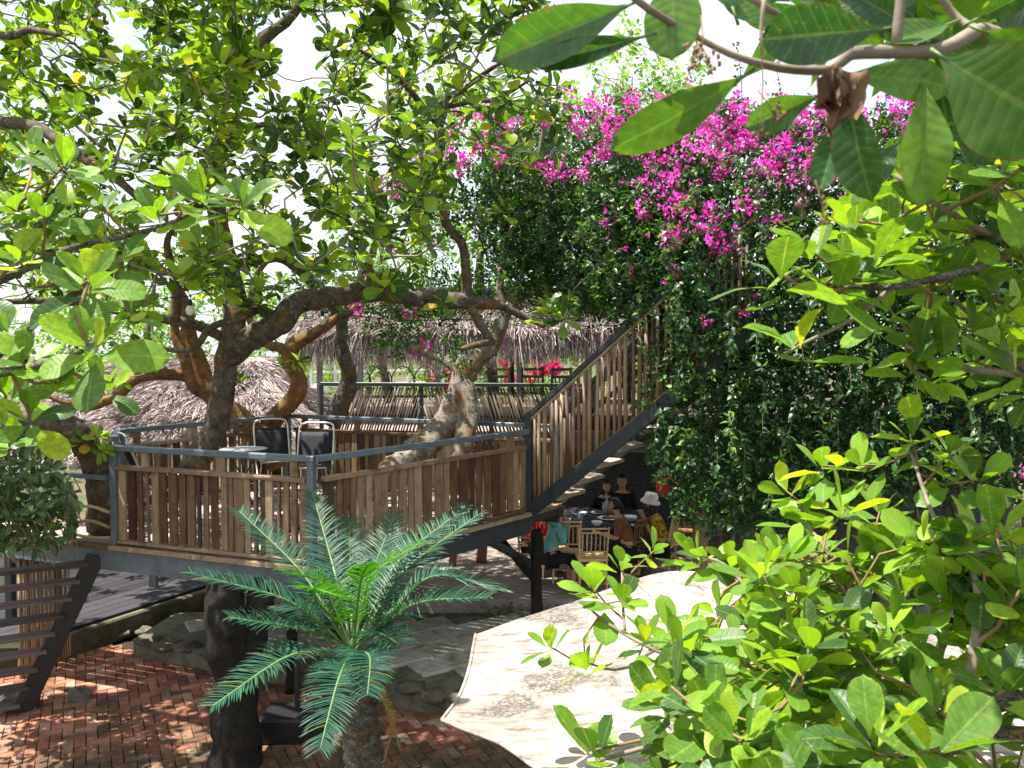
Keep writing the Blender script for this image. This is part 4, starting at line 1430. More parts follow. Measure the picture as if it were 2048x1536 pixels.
# ------------------------------------------------------------------ chairs and table on the deck
def folding_chair(label, loc, rz):
    r = thing('folding_chair', label, 'chair', (0, 0, 0), 'black mesh folding chairs on the deck')
    w_ = .22
    bk = [V(-w_, -.16, .42), V(-w_, -.30, .78), V(-w_ + .01, -.335, .88), V(-w_ + .07, -.35, .93), V(w_ - .07, -.35, .93), V(w_ - .01, -.335, .88), V(w_, -.30, .78), V(w_, -.16, .42)]
    MB().tube(bk, [.012] * 8, 8, .03).build('back_frame', M['chrome'], r, True)
    for sx in (-1, 1):
        MB().tube([V(sx * w_, -.16, .42), V(sx * w_, .02, .22), V(sx * w_, .20, .0)], [.011] * 3, 8, .2).build('leg', M['chrome'], r, True)
        MB().tube([V(sx * (w_ - .02), .20, .44), V(sx * (w_ - .02), .02, .22), V(sx * (w_ - .02), -.22, 0)], [.011] * 3, 8, .2).build('leg', M['chrome'], r, True)
    MB().tube([V(-w_, .20, .03), V(w_, .20, .03)], [.01, .01], 7).build('stretcher', M['chrome'], r, True)
    g = []
    fs = []
    for i in range(7):
        t_ = i / 6
        for j in range(5):
            x = -w_ + .012 + (2 * w_ - .024) * j / 4
            g.append(V(x, -.175 - .155 * t_ - .02 * math.sin(j / 4 * math.pi), .46 + .36 * t_))
    fs = [(i * 5 + j, i * 5 + j + 1, (i + 1) * 5 + j + 1, (i + 1) * 5 + j) for i in range(6) for j in range(4)]
    o = MB().add(g, fs).build('backrest', M['mesh'], r, True)
    o.modifiers.new('thick', 'SOLIDIFY').thickness = .008
    MB().beam(V(0, -.17, .44), V(0, .22, .45), 2 * w_ - .03, .014, (0, 0, 1), .004).build('seat', M['mesh'], r)
    MB().tube([V(-w_, .22, .45), V(w_, .22, .45)], [.011, .011], 7).build('seat_rail', M['chrome'], r, True)
    r.location = loc
    r.rotation_euler = (0, 0, rz)
    r.scale = (1.08, 1.08, 1.12)
    return r


def on_deck(px, d):
    return V((px - 1024) / FPX * d, d, ZD)


folding_chair('black mesh folding chair left of the pair behind the glass table', on_deck(548, 11.3), math.pi + .45)
folding_chair('black mesh folding chair right of the pair behind the glass table', on_deck(622, 10.7), math.pi + .05)
folding_chair('black mesh folding chair at the left of the glass table, behind the front railing', on_deck(305, 9.9), -.9)
tp_ = on_deck(484, 10.7)
gt = thing('round_table', 'small round glass table with crossed black legs on the deck', 'table', tp_)
MB().lathe(tp_ + V(0, 0, .72), [(.30, -.012), (.315, -.010), (.32, .004), (.30, .010), (.05, .010)], 32).build('table_top', M['alu'], gt, True)
MB().tube([tp_ + V(.318 * math.cos(i * math.pi / 16), .318 * math.sin(i * math.pi / 16), .72) for i in range(33)], [.013] * 33, 8).build('rim', M['black'], gt, True)
for i in range(4):
    a = i * math.pi / 2 + .5
    MB().tube([tp_ + V(.22 * math.cos(a), .22 * math.sin(a), .71), tp_ + V(0, 0, .38) + V(.02 * math.cos(a), .02 * math.sin(a), 0), tp_ + V(-.24 * math.cos(a + .3), -.24 * math.sin(a + .3), .012)], [.010] * 3, 7, .2).build('leg', M['black'], gt, True)

# ------------------------------------------------------------------ furniture on the back terrace
proto = None
for i, (px, d, lb) in enumerate([(1003, 15.6, 'dark ladder back chair on the terrace nearest the orange forked trunk'), (1062, 15.7, 'dark ladder back chair in the middle of the terrace row'), (1112, 15.5, 'dark ladder back chair on the terrace next to the stair rail')]):
    p = V((px - 1024) / FPX * d, d, TZ)
    r = thing('terrace_chair', lb, 'chair', (0, 0, 0), 'dark wooden chairs on the back terrace')
    for sx in (-1, 1):
        MB().beam(V(sx * .20, -.2, 0), V(sx * .20, -.24, 1.12), .045, .045, (0, 1, 0)).build('rear_post', M['darkwood'], r)
        MB().beam(V(sx * .20, .2, 0), V(sx * .20, .2, .45), .045, .045, (0, 1, 0)).build('front_leg', M['darkwood'], r)
    for z in (.62, .78, .94, 1.08):
        MB().beam(V(-.19, -.22, z), V(.19, -.22, z), .025, .055).build('slat', M['darkwood'], r)
    for k in range(4):
        MB().beam(V(-.12 + .08 * k, -.222, .80), V(-.12 + .08 * k, -.222, .92), .02, .02, (0, 1, 0)).build('spindle', M['darkwood'], r)
    MB().beam(V(0, -.2, .46), V(0, .22, .46), .42, .04).build('seat', M['redwood'], r)
    r.location = p
    r.rotation_euler = (0, 0, .3 * i - .2)
for i, (px, d, lb) in enumerate([(722, 16.8, 'black hoop back chair at the left end of the terrace row'), (764, 16.9, 'second black hoop back chair from the left on the terrace'), (808, 17.0, 'third black hoop back chair from the left on the terrace'), (852, 17.1, 'black hoop back chair closest to the leaning forked trunk')]):
    p = V((px - 1024) / FPX * d, d, TZ)
    r = thing('hoop_chair', lb, 'chair', (0, 0, 0), 'black hoop back chairs on the back terrace')
    MB().tube([V(-.24, -.2, 0), V(-.24, -.2, .75), V(-.20, -.22, .95), V(-.1, -.23, 1.08), V(0, -.23, 1.12), V(.1, -.23, 1.08), V(.20, -.22, .95), V(.24, -.2, .75), V(.24, -.2, 0)], [.013] * 9, 7, .08).build('back_hoop', M['black'], r, True)
    for sx in (-1, 1):
        MB().tube([V(sx * .22, .2, 0), V(sx * .22, .2, .45)], [.012, .012], 7).build('leg', M['black'], r, True)
    MB().lathe(V(0, 0, .45), [(.22, 0), (.24, .02), (.22, .04)], 18).build('seat', M['black'], r, True)
    MB().tube([V(-.22, -.21, .72), V(.22, -.21, .72)], [.01, .01], 6).build('back_bar', M['black'], r, True)
    r.location = p

# white footbridge behind the pavilion
fbz = 2.2
fbr = thing('white_bridge', 'white railed footbridge behind the pavilion', 'bridge', (-3, 26, fbz))
b0, b1 = V(-6.5, 26, 2.25), V(-1.0, 26, 2.35)
for dz, hh in ((.0, .12), (.42, .07), (.85, .09)):
    MB().beam(b0 + V(0, 0, dz), b1 + V(0, 0, dz), .08, hh).build('rail', M['white'], fbr)
for i in range(8):
    q = b0.lerp(b1, i / 7)
    MB().beam(q - V(0, 0, .1), q + V(0, 0, .95), .09, .09, (0, 1, 0)).build('post', M['white'], fbr)
    if i < 7:
        q2 = b0.lerp(b1, (i + 1) / 7)
        MB().beam(q + V(0, .01, .05), q2 + V(0, .01, .80), .05, .05).build('brace', M['white'], fbr)
for x in (-6.4, -3.7, -1.1):
    MB().beam(V(x, 26, ZB - .1), V(x, 26, 2.2), .2, .2, (0, 1, 0)).build('pier', M['white'], fbr)

# string lights
sl_ = thing('string_light', 'black cable with white bulbs strung through the cashew branches', 'string light', P(380, 600, 9.0))
cab = [P(-40, 655, 8.0), P(110, 640, 8.2), P(205, 635, 8.5), P(300, 600, 8.8), P(378, 592, 9.0), P(500, 560, 9.6), P(640, 618, 10.5), P(800, 640, 11.5), P(960, 640, 12.0), P(1122, 662, 12.5), P(1260, 640, 12.6)]
cp_, cr_ = catmull(cab, [.006] * len(cab), .15)
MB().tube(cp_, cr_, 5).build('cable', M['black'], sl_, True)
for (px, py, d) in ((205, 655, 8.5), (380, 620, 9.0), (645, 640, 10.5), (1124, 686, 12.5), (60, 668, 8.1), (880, 660, 11.8)):
    p = P(px, py, d)
    b_ = MB().lathe(p, [(.012, -.062), (.038, -.045), (.047, -.01), (.040, .03), (.022, .05)], 14).build('bulb', M['bulb'], sl_, True)
    MB().lathe(p, [(.024, .048), (.024, .11), (.012, .12)], 10).build('socket', M['black'], b_, True)

# ------------------------------------------------------------------ leaves
def leaf_tmpl(nv, nu, shape='cashew', width=.29, fold=.18, curl=.15, wave=0.0, seed=0):
    """grid leaf: y along the blade (0..1), x across, z up; returns verts, quads, uv"""
    vs, uv, q = [], [], []
    for i in range(nv + 1):
        v = i / nv
        if shape == 'cashew':
            v = 1 - (1 - v) ** 1.35                # rows closer together towards the round tip
            if v < .62:
                t = v / .62
                w = width * (.04 + .96 * (t * t * (3 - 2 * t)) ** .80)
            else:
                t = (v - .62) / .38
                w = width * max(0.0, 1 - t ** 2.4) ** .5
            w += .003
        elif shape == 'point':
            w = width * max(0.0, math.sin(math.pi * v ** .72)) * (1 - .25 * v) + .004
        elif shape == 'bract':
            w = width * max(0.0, math.sin(math.pi * v ** .85)) + .01
        for j in range(nu + 1):
            s = j / nu * 2 - 1
            x = s * w
            z = fold * abs(x) - curl * v * v + wave * math.sin(v * 13 + seed + s * 1.5) * abs(s) * .6 + wave * .5 * math.sin(v * 5 + seed * 2)
            vs.append((x, v - .04 * abs(s) * v, z))
            uv.append((j / nu, v))
    n1 = nu + 1
    for i in range(nv):
        for j in range(nu):
            q.append((i * n1 + j, i * n1 + j + 1, (i + 1) * n1 + j + 1, (i + 1) * n1 + j))
    return np.array(vs), np.array(q), np.array(uv)


T_FAR = [leaf_tmpl(4, 2, 'cashew', .25, .25, .10), leaf_tmpl(4, 2, 'cashew', .28, .15, .25)]
T_MID = [leaf_tmpl(6, 4, 'cashew', .27, .22, .08, .012, 1), leaf_tmpl(6, 4, 'cashew', .30, .12, .22, .015, 4), leaf_tmpl(6, 4, 'cashew', .25, .35, -.06, .012, 9)]
T_NEAR = [leaf_tmpl(14, 8, 'cashew', .27, .16, .08, .010, 1), leaf_tmpl(14, 8, 'cashew', .30, .10, .20, .013, 4), leaf_tmpl(14, 8, 'cashew', .24, .30, -.06, .012, 9), leaf_tmpl(14, 8, 'cashew', .28, .05, .34, .014, 12), leaf_tmpl(14, 8, 'cashew', .23, .55, .30, .022, 20), leaf_tmpl(14, 8, 'cashew', .31, .22, -.14, .026, 33)]
T_PT = [leaf_tmpl(3, 2, 'point', .30, .30, .25)]
T_BR = [leaf_tmpl(2, 2, 'bract', .36, .35, -.15)]
NEAR_ME = []
for i, t_ in enumerate(T_NEAR):
    me = np_mesh('leaf', t_[0], t_[1], t_[2])
    NEAR_ME.append(me)
    me.materials.append(M['leaf_near'])
TOP_ME = []
for i, t_ in enumerate(T_NEAR):
    me = np_mesh('leaf', t_[0], t_[1], t_[2])
    TOP_ME.append(me)
    me.materials.append(M['leaf_top'])
MID_ME = []
for i, t_ in enumerate(T_MID):
    me = np_mesh('leaf', t_[0], t_[1], t_[2])
    MID_ME.append(me)
    me.materials.append(M['leaf'])
DARK_ME = []
for i, t_ in enumerate(T_MID):
    me = np_mesh('leaf', t_[0], t_[1], t_[2])
    DARK_ME.append(me)
    me.materials.append(M['leaf_dark'])


def frame(d, n):
    d = d.normalized()
    n = n - d * n.dot(d)
    if n.length < 1e-4:
        n = d.orthogonal()
    n.normalize()
    return d.cross(n), d, n


class Leaves:
    """collects leaves (base, direction, normal, length, random)"""

    def __init__(s):
        s.b, s.d, s.n, s.L, s.r = [], [], [], [], []

    def add(s, b, d, n, L, r=None):
        s.b.append(tuple(b)); s.d.append(tuple(d)); s.n.append(tuple(n)); s.L.append(L)
        s.r.append(RND.random() if r is None else r)

    def rosette(s, p, ax, n, L, a0=35, a1=95, rl=0.0, rh=1.0, tw=None):
        ax = Vector(ax).normalized()
        x = ax.orthogonal().normalized()
        y = ax.cross(x)
        ph = RND.random() * 6.28
        for i in range(n):
            t = i / max(1, n - 1)
            an = math.radians(a0 + (a1 - a0) * t + RND.uniform(-12, 12))
            f = ph + i * 2.399 + RND.uniform(-.25, .25)
            rad = x * math.cos(f) + y * math.sin(f)
            d = ax * math.cos(an) + rad * math.sin(an)
            nn = ax * math.sin(an) - rad * math.cos(an) + V(RND.gauss(0, .25), RND.gauss(0, .25), RND.gauss(0, .25))
            d = d + V(0, 0, -.10 * t)
            s.add(p + rad * .012 - ax * (.05 * t * L / .15), d, nn, L * RND.uniform(.7, 1.12) * (.8 + .2 * t), rl + (rh - rl) * RND.random())

    def mesh(s, name, mat, tmpls, parent, idx=None, kind='stuff'):
        ii = np.arange(len(s.b)) if idx is None else np.array(idx)
        if len(ii) == 0:
            return None
        b = np.array(s.b)[ii]; d = np.array(s.d)[ii]; n = np.array(s.n)[ii]; L = np.array(s.L)[ii]; r = np.array(s.r)[ii]
        d /= np.linalg.norm(d, axis=1)[:, None] + 1e-9
        n = n - d * (n * d).sum(1)[:, None]
        n /= np.linalg.norm(n, axis=1)[:, None] + 1e-9
        x = np.cross(d, n)
        VS, QS, US, RS = [], [], [], []
        off = 0
        which = rng.integers(0, len(tmpls), len(ii))
        for k, (tv, tq, tu) in enumerate(tmpls):
            m = which == k
            if not m.any():
                continue
            nb = m.sum()
            ws = rng.uniform(.85, 1.12, nb)[:, None, None]
            v = b[m][:, None, :] + L[m][:, None, None] * (tv[None, :, 0:1] * ws * x[m][:, None, :] + tv[None, :, 1:2] * d[m][:, None, :] + tv[None, :, 2:3] * n[m][:, None, :])
            VS.append(v.reshape(-1, 3))
            QS.append((tq[None] + (np.arange(nb) * len(tv))[:, None, None]).reshape(-1, 4) + off)
            US.append(np.tile(tu, (nb, 1)))
            RS.append(np.repeat(r[m], len(tv)))
            off += nb * len(tv)
        me = np_mesh(name, np.concatenate(VS), np.concatenate(QS), np.concatenate(US), np.concatenate(RS))
        me.materials.append(mat)
        o = link(bpy.data.objects.new(name, me))
        par(o, parent)
        return tag(o, kind=kind)

    def split(s, limit):
        """indices of the leaves that show largest in the picture, and the others"""
        sc = []
        for i in range(len(s.b)):
            q = proj(s.b[i])
            if q[2] > .2 and -60 < q[0] < 2108 and -60 < q[1] < 1596:
                sc.append((-s.L[i] / q[2], i))
        sc.sort()
        big = [i for _, i in sc[:limit]]
        bs = set(big)
        return big, [i for i in range(len(s.b)) if i not in bs]

    def objects(s, idx, meshes, parent, wf=None):
        for i in idx:
            x, d, n = frame(Vector(s.d[i]), Vector(s.n[i]))
            L = s.L[i]
            x = x * (wf[i] if wf else RND.uniform(.85, 1.1))
            m = Matrix(((x.x * L, d.x * L, n.x * L, s.b[i][0]), (x.y * L, d.y * L, n.y * L, s.b[i][1]), (x.z * L, d.z * L, n.z * L, s.b[i][2]), (0, 0, 0, 1)))
            o = link(bpy.data.objects.new('leaf', RND.choice(meshes)))
            par(o, parent)
            o.matrix_basis = m


class Skel:
    """branch nodes to grow twigs from"""

    def __init__(s):
        s.p, s.r = [], []

    def limb(s, pts, rads, step=.15):
        a, b = catmull(pts, rads, step)
        s.p += [tuple(q) for q in a]
        s.r += list(b)

    def grow(s, tips, mb, rtip=.0045, bend=.25, minr=.004, n=5, droop=0.0):
        """one twig from the nearest branch to every tip; returns the end direction of each"""
        arr = np.array(s.p)
        rad = np.array(s.r)
        tips = [Vector(t) for t in tips]
        ds = [np.min(((arr - np.array(t)) ** 2).sum(1)) for t in tips]
        order = sorted(range(len(tips)), key=lambda i: ds[i])
        res = [None] * len(tips)
        for i in order:
            t = tips[i]
            dd = ((arr - np.array(t)) ** 2).sum(1)
            dd = np.where(dd < .03, 99, dd)
            j = int(np.argmin(dd))
            p = Vector(arr[j])
            Ln = (t - p).length
            r0 = min(rad[j] * .75, .006 + .010 * Ln)
            r0 = max(r0, rtip * 1.15)
            k = max(2, int(Ln / .18))
            side = V(RND.gauss(0, 1), RND.gauss(0, 1), RND.gauss(0, .6) - .5) * bend * Ln * .5
            np_, nr_ = [], []
            pts = []
            for q in range(k + 1):
                f = q / k
                w = p.lerp(t, f) + side * math.sin(math.pi * f) * (1 - .3 * f) + V(RND.gauss(0, 1), RND.gauss(0, 1), RND.gauss(0, 1)) * .018 * (1 if 0 < q < k else 0)
                pts.append(w)
                nr_.append(r0 * (1 - f) + rtip * f)
            mb.tube(pts, nr_, n, cap=False)
            res[i] = (pts[-1] - pts[-2]).normalized()
            if k > 1:
                arr = np.concatenate([arr, np.array([tuple(w) for w in pts[1:]])])
                rad = np.concatenate([rad, np.array(nr_[1:])])
        return res


def PX(lst, d0=None):
    return [P(*q) if len(q) == 3 else P(q[0], q[1], d0) for q in lst]


# ------------------------------------------------------------------ the cashew trees of the deck
DECK_TREES = []


def tree(label, bark, limbs, base):
    r = thing('cashew_tree', label, 'tree', base, 'cashew trees')
    sk = Skel()
    for i, (pts, rads) in enumerate(limbs):
        pw = PX(pts)
        MB().tube(pw, rads, 14 if max(rads) > .05 else 9, .06, .20, 5.5).build('trunk' if i == 0 else 'limb', bark, r, True)
        sk.limb(pw, rads)
    DECK_TREES.append((r, sk, []))
    return r


tree('cashew tree in front of the glass table, with a long gnarled limb reaching right', M['bark'], [
    ([(385, 945, 9.5), (405, 900, 9.6), (432, 850, 9.7), (447, 780, 9.7), (452, 720, 9.7), (465, 670, 9.7), (470, 600, 9.8), (450, 500, 9.9), (432, 420, 10), (440, 320, 10), (462, 220, 10), (492, 150, 10), (520, 85, 10), (580, 35, 10), (640, -60, 10)], [.16, .15, .14, .135, .14, .15, .13, .12, .11, .10, .095, .09, .075, .065, .05]),
    ([(458, 715, 9.7), (510, 672, 9.6), (560, 645, 9.5), (600, 605, 9.5), (680, 592, 9.5), (740, 582, 9.6), (800, 590, 9.6), (870, 600, 9.7), (935, 603, 9.8), (1000, 612, 9.9), (1060, 640, 10), (1090, 655, 10)], [.15, .15, .145, .14, .12, .12, .11, .105, .10, .055, .035, .02]),
    ([(935, 605, 9.8), (932, 540, 9.8), (925, 490, 9.8), (892, 445, 9.7), (880, 380, 9.7), (878, 310, 9.7), (882, 260, 9.7), (850, 220, 9.7), (820, 180, 9.6), (770, 130, 9.5), (700, 90, 9.4)], [.07, .06, .055, .055, .05, .045, .042, .04, .035, .03, .02]),
    ([(882, 250, 9.7), (900, 205, 9.6), (945, 165, 9.4), (985, 135, 9.2), (1040, 110, 9)], [.035, .03, .028, .024, .016]),
    ([(890, 215, 9.7), (940, 205, 9.5), (1000, 195, 9.4), (1060, 160, 9.2)], [.026, .024, .02, .014]),
    ([(935, 600, 9.8), (955, 640, 9.75), (985, 688, 9.7)], [.065, .06, .045]),
    ([(985, 685, 9.7), (950, 690, 9.6), (920, 700, 9.6)], [.04, .04, .03]),
    ([(455, 680, 9.7), (405, 655, 9.5), (340, 640, 9.3), (270, 630, 9.1), (190, 610, 8.9), (100, 602, 8.7), (-20, 605, 8.5)], [.07, .06, .055, .05, .045, .04, .03]),
    ([(350, 640, 9.3), (356, 600, 9.2), (345, 540, 9.1), (335, 480, 9), (370, 430, 8.9), (430, 400, 8.8)], [.045, .045, .042, .036, .028, .02]),
    ([(560, 640, 9.5), (520, 620, 9.4), (470, 640, 9.3), (420, 655, 9.2), (380, 700, 9.1), (270, 690, 9)], [.06, .05, .045, .04, .035, .02]),
    ([(462, 225, 10), (420, 160, 9.8), (380, 90, 9.6), (320, 10, 9.4), (250, -60, 9.2)], [.05, .042, .036, .03, .02]),
    ([(445, 300, 10), (520, 250, 9.8), (560, 262, 9.7), (640, 272, 9.6), (690, 268, 9.5)], [.04, .036, .033, .03, .018]),
    ([(505, 120, 10), (470, 70, 9.9), (440, 0, 9.8), (400, -80, 9.7)], [.045, .04, .03, .02]),
    ([(430, 430, 10), (390, 380, 10.2), (330, 340, 10.4), (240, 320, 10.6), (150, 250, 10.8)], [.045, .04, .035, .03, .02]),
], P(385, 945, 9.5))
tree('cashew tree at the left with an orange leaning trunk in front of the low thatch', M['bark_orange'], [
    ([(560, 930, 12.15), (525, 880, 12.05), (470, 830, 11.95), (425, 790, 11.85), (400, 735, 11.85), (380, 680, 11.85), (365, 600, 11.85), (300, 520, 11.85), (220, 460, 11.85), (120, 430, 11.85)], [.19, .18, .165, .15, .13, .115, .09, .07, .05, .03]),
    ([(425, 795, 11.85), (385, 770, 11.65), (370, 720, 11.55), (350, 660, 11.55), (360, 560, 11.55), (420, 500, 11.55), (480, 380, 11.65)], [.10, .09, .075, .07, .06, .05, .03]),
    ([(372, 752, 11.65), (330, 748, 11.45), (275, 755, 11.25), (240, 785, 11.15), (205, 805, 11.05), (160, 815, 10.95), (90, 790, 10.85)], [.085, .085, .08, .075, .06, .05, .03]),
], P(560, 930, 12.15))
tree('cashew tree with a bright orange crooked trunk left of the slanted fence', M['bark_orange'], [
    ([(525, 880, 12.4), (545, 840, 12.4), (585, 800, 12.3), (597, 762, 12.3), (578, 720, 12.3), (588, 690, 12.3), (620, 672, 12.2), (670, 640, 12.1), (715, 610, 12), (740, 540, 12), (700, 450, 12), (650, 330, 12)], [.15, .14, .135, .125, .12, .12, .085, .07, .06, .05, .04, .02]),
    ([(580, 712, 12.3), (560, 695, 12.3), (535, 688, 12.3), (500, 640, 12.3), (520, 540, 12.3), (600, 480, 12.3)], [.10, .085, .07, .05, .04, .02]),
], P(525, 880, 12.4))
tree('cashew tree with a mottled upright trunk before the slanted fence', M['bark_grey'], [
    ([(660, 850, 13.2), (685, 800, 13.2), (698, 750, 13.2), (682, 690, 13.2), (682, 640, 13.2), (650, 590, 13), (600, 540, 12.8), (560, 515, 12.6), (500, 525, 12.4), (440, 540, 12.2), (330, 540, 12)], [.16, .15, .13, .11, .105, .10, .095, .085, .075, .06, .03]),
    ([(682, 650, 13.2), (720, 560, 13.2), (760, 450, 13.2), (740, 330, 13.2), (760, 220, 13.2)], [.085, .07, .055, .04, .02]),
], P(660, 850, 13.2))
tree('cashew tree with a thick forked trunk leaning over the right of the deck', M['bark_pale'], [
    ([(430, 1075, 8.9), (540, 1060, 9.0), (640, 1015, 9.3), (720, 985, 9.6), (790, 940, 10.1), (850, 890, 10.6), (890, 850, 10.9), (912, 800, 11.1), (930, 745, 11.2), (958, 715, 11.2), (985, 690, 11.2), (1005, 640, 11.3), (1030, 600, 11.4), (1075, 565, 11.5), (1150, 560, 11.6), (1240, 545, 11.6)], [.07, .12, .15, .17, .19, .19, .18, .165, .16, .13, .11, .095, .09, .085, .05, .03]),
    ([(905, 945, 10.5), (925, 890, 10.7), (935, 830, 10.95), (932, 780, 11.1), (915, 740, 11.2), (885, 718, 11.3), (850, 705, 11.4), (820, 690, 11.4)], [.14, .14, .15, .14, .08, .065, .055, .04]),
    ([(1005, 640, 11.3), (1000, 560, 11.4), (1020, 470, 11.5), (1060, 380, 11.5), (1085, 280, 11.4), (1090, 200, 11.3)], [.07, .06, .05, .045, .04, .02]),
], P(790, 955, 10.0))
tree('cashew tree with a thick arching orange trunk at the left edge', M['bark'], [
    ([(205, 1060, 8.9), (208, 1000, 8.8), (205, 945, 8.7), (185, 895, 8.6), (145, 862, 8.5), (85, 853, 8.4), (20, 872, 8.3), (-60, 900, 8.2), (-160, 860, 8.1), (-220, 700, 8), (-200, 480, 8), (-120, 330, 8)], [.17, .17, .17, .18, .165, .15, .145, .14, .13, .11, .09, .06]),
    ([(-200, 480, 8), (-160, 300, 7.8), (-60, 245, 7.5), (20, 245, 7.3), (80, 258, 7.2), (130, 292, 7.1), (190, 332, 7), (250, 372, 7), (300, 420, 7)], [.08, .06, .055, .052, .05, .048, .042, .036, .02]),
    ([(-200, 500, 8), (-260, 200, 8), (-150, 20, 8), (0, 70, 7.5), (60, 60, 7.3), (120, 70, 7)], [.08, .07, .05, .035, .03, .02]),
], P(205, 1060, 8.9))

GAPS = [(600, 120, 55, 85), (560, 60, 40, 40), (690, 30, 30, 30), (20, 560, 40, 20), (640, 470, 35, 30), (1200, 60, 110, 70), (1290, 130, 100, 70), (300, 470, 24, 24), (90, 130, 30, 30), (760, 330, 26, 30), (560, 400, 26, 26), (250, 60, 40, 26), (10, 330, 34, 26), (420, 20, 34, 22), (700, 210, 26, 22)]


def in_gap(px, py, grow=1.0):
    for (cx_, cy_, rx, ry) in GAPS:
        if ((px - cx_) / (rx * grow)) ** 2 + ((py - cy_) / (ry * grow)) ** 2 < 1:
            return True
    return False


tips = []
tries = 0
while len(tips) < 1150 and tries < 60000:
    tries += 1
    px = RND.uniform(-330, 1120)
    py = RND.uniform(-330, 640)
    d = RND.uniform(6.5, 13.2)
    if in_gap(px, py):
        continue
    if px < 10 and d > 8 and RND.random() < .85:
        continue
    if py > 520 and RND.random() < (py - 520) / 130 + .15:
        continue
    if px > 900 and (py > 330 or RND.random() < .45):
        continue
    if py > 430 and px > 520 and RND.random() < .6:
        continue
    # clumpy: leave holes between the branches
    p = P(px, py, d)
    if noise.noise(p * .9) < -.12:
        continue
    if p.z > 8.2 or p.z < 3.35:
        continue
    tips.append(p)
# dense low rosettes near the limbs of the first tree
for (px, py, d) in [(1100, 600, 9.6), (1140, 600, 9.6), (745, 575, 9.4), (640, 540, 9.5), (560, 560, 9.4), (470, 560, 9.2), (520, 600, 9.3), (820, 450, 9.6), (960, 430, 9.5), (1010, 420, 9.5), (830, 520, 9.6), (770, 480, 9.5), (700, 500, 9.6), (1160, 470, 9.3), (1210, 520, 9.4), (1030, 290, 9.3), (1060, 330, 9.2), (900, 330, 9.5), (560, 730, 11.8), (600, 720, 11.8), (480, 760, 10.8), (200, 870, 8.4), (170, 880, 8.4), (210, 900, 8.3), (240, 760, 10), (290, 690, 9.3), (320, 720, 9.5)]:
    tips.append(P(px, py, d))
for t in tips:
    best, bi = 1e9, 0
    for i, (r, sk, lst) in enumerate(DECK_TREES):
        arr = np.array(sk.p)
        m = ((arr - np.array(t)) ** 2).sum(1).min()
        if m < best:
            best, bi = m, i
    DECK_TREES[bi][2].append(t)
for i, (r, sk, lst) in enumerate(DECK_TREES):
    if not lst:
        continue
    mb = MB()
    dirs = sk.grow(lst, mb, .0085, .32)
    mb.build('twigs', M['twig'], r, True, kind='stuff')
    lv = Leaves()
    for t, d in zip(lst, dirs):
        ax = d * .5 + V(0, 0, .75) + V(RND.gauss(0, .25), RND.gauss(0, .25), 0)
        lo = RND.uniform(0, .45)
        lv.rosette(t, ax, RND.randint(7, 12), RND.uniform(.165, .24), 25, 100, lo, min(.985, lo + .6))
        if RND.random() < .5:
            lv.rosette(t - d * .10, ax, RND.randint(3, 5), .14, 60, 110, lo, lo + .3)
    if i == 0:
        tw_ = [P(1060, 640, 10), P(1085, 632, 9.0), P(1098, 625, 8.2)]
        MB().tube(tw_, [.016, .012, .008], 7, .1).build('limb', M['twig'], r, True)
        for q_ in (tw_[2], tw_[2] + V(.14, -.1, -.03)):
            lv.rosette(q_, V(.05, -.4, .9), 10, .27, 20, 105, .6, .95)
    big, rest = lv.split(300 if i in (0, 5) else 120)
    lv.objects(big, MID_ME, r)
    lv.mesh('crown', M['leaf'], T_FAR, r, rest)

# ------------------------------------------------------------------ near branches at the left edge
nl = thing('cashew_branch', 'near cashew branch with large bright rosettes reaching in from the left edge', 'branch', P(-120, 700, 3.6), 'cashew trees')
sk = Skel()
lim = [([(-200, 830, 3.0), (-60, 760, 2.9), (60, 735, 2.8), (165, 702, 2.65)], [.026, .02, .014, .008]),
       ([(-60, 760, 2.9), (20, 690, 2.85), (120, 610, 2.8), (172, 572, 2.72)], [.016, .013, .010, .007]),
       ([(-160, 600, 3.4), (0, 560, 3.5), (130, 500, 3.7), (300, 460, 3.8), (400, 420, 3.65)], [.026, .02, .016, .012, .008]),
       ([(-200, 430, 3.5), (0, 420, 3.6), (90, 400, 3.65), (130, 350, 3.62)], [.02, .015, .011, .008])]
for pts, rads in lim:
    MB().tube(PX(pts), rads, 8, .06, .1, 9).build('limb', M['bark_grey'], nl, True)
    sk.limb(PX(pts), rads, .08)
ros = [(176, 690, 2.6, .225, 10), (178, 562, 2.7, .22, 10), (52, 722, 2.8, .18, 9), (12, 665, 2.9, .18, 8), (112, 765, 2.8, .17, 8), (60, 835, 2.9, .16, 8), (12, 790, 3.0, .16, 8), (210, 770, 2.9, .16, 7),
       (412, 392, 3.6, .235, 10), (480, 402, 3.5, .235, 10), (130, 330, 3.6, .22, 10), (90, 432, 3.6, .20, 9), (312, 432, 3.8, .21, 9), (40, 520, 3.5, .18, 8), (235, 515, 3.7, .18, 8), (30, 420, 3.6, .19, 8), (205, 412, 3.8, .2, 8), (255, 622, 3.7, .18, 7), (20, 880, 3.1, .16, 7), (60, 300, 3.9, .19, 8), (360, 350, 4.0, .19, 8)]
mb = MB()
tps = [P(a, b, c) for a, b, c, _, _ in ros]
dirs = sk.grow(tps, mb, .006, .15, n=6)
mb.build('twigs', M['twig_green'], nl, True, kind='stuff')
lv = Leaves()
for (a, b, c, L, n), t, d in zip(ros, tps, dirs):
    ax = V(RND.uniform(-.2, .3), -.55, .8) + d * .15
    lv.rosette(t, ax, n, L * .9, 25, 92, .35, .95)
big, rest = lv.split(300)
lv.objects(big, NEAR_ME, nl)
lv.mesh('crown', M['leaf_near'], T_MID, nl, rest)

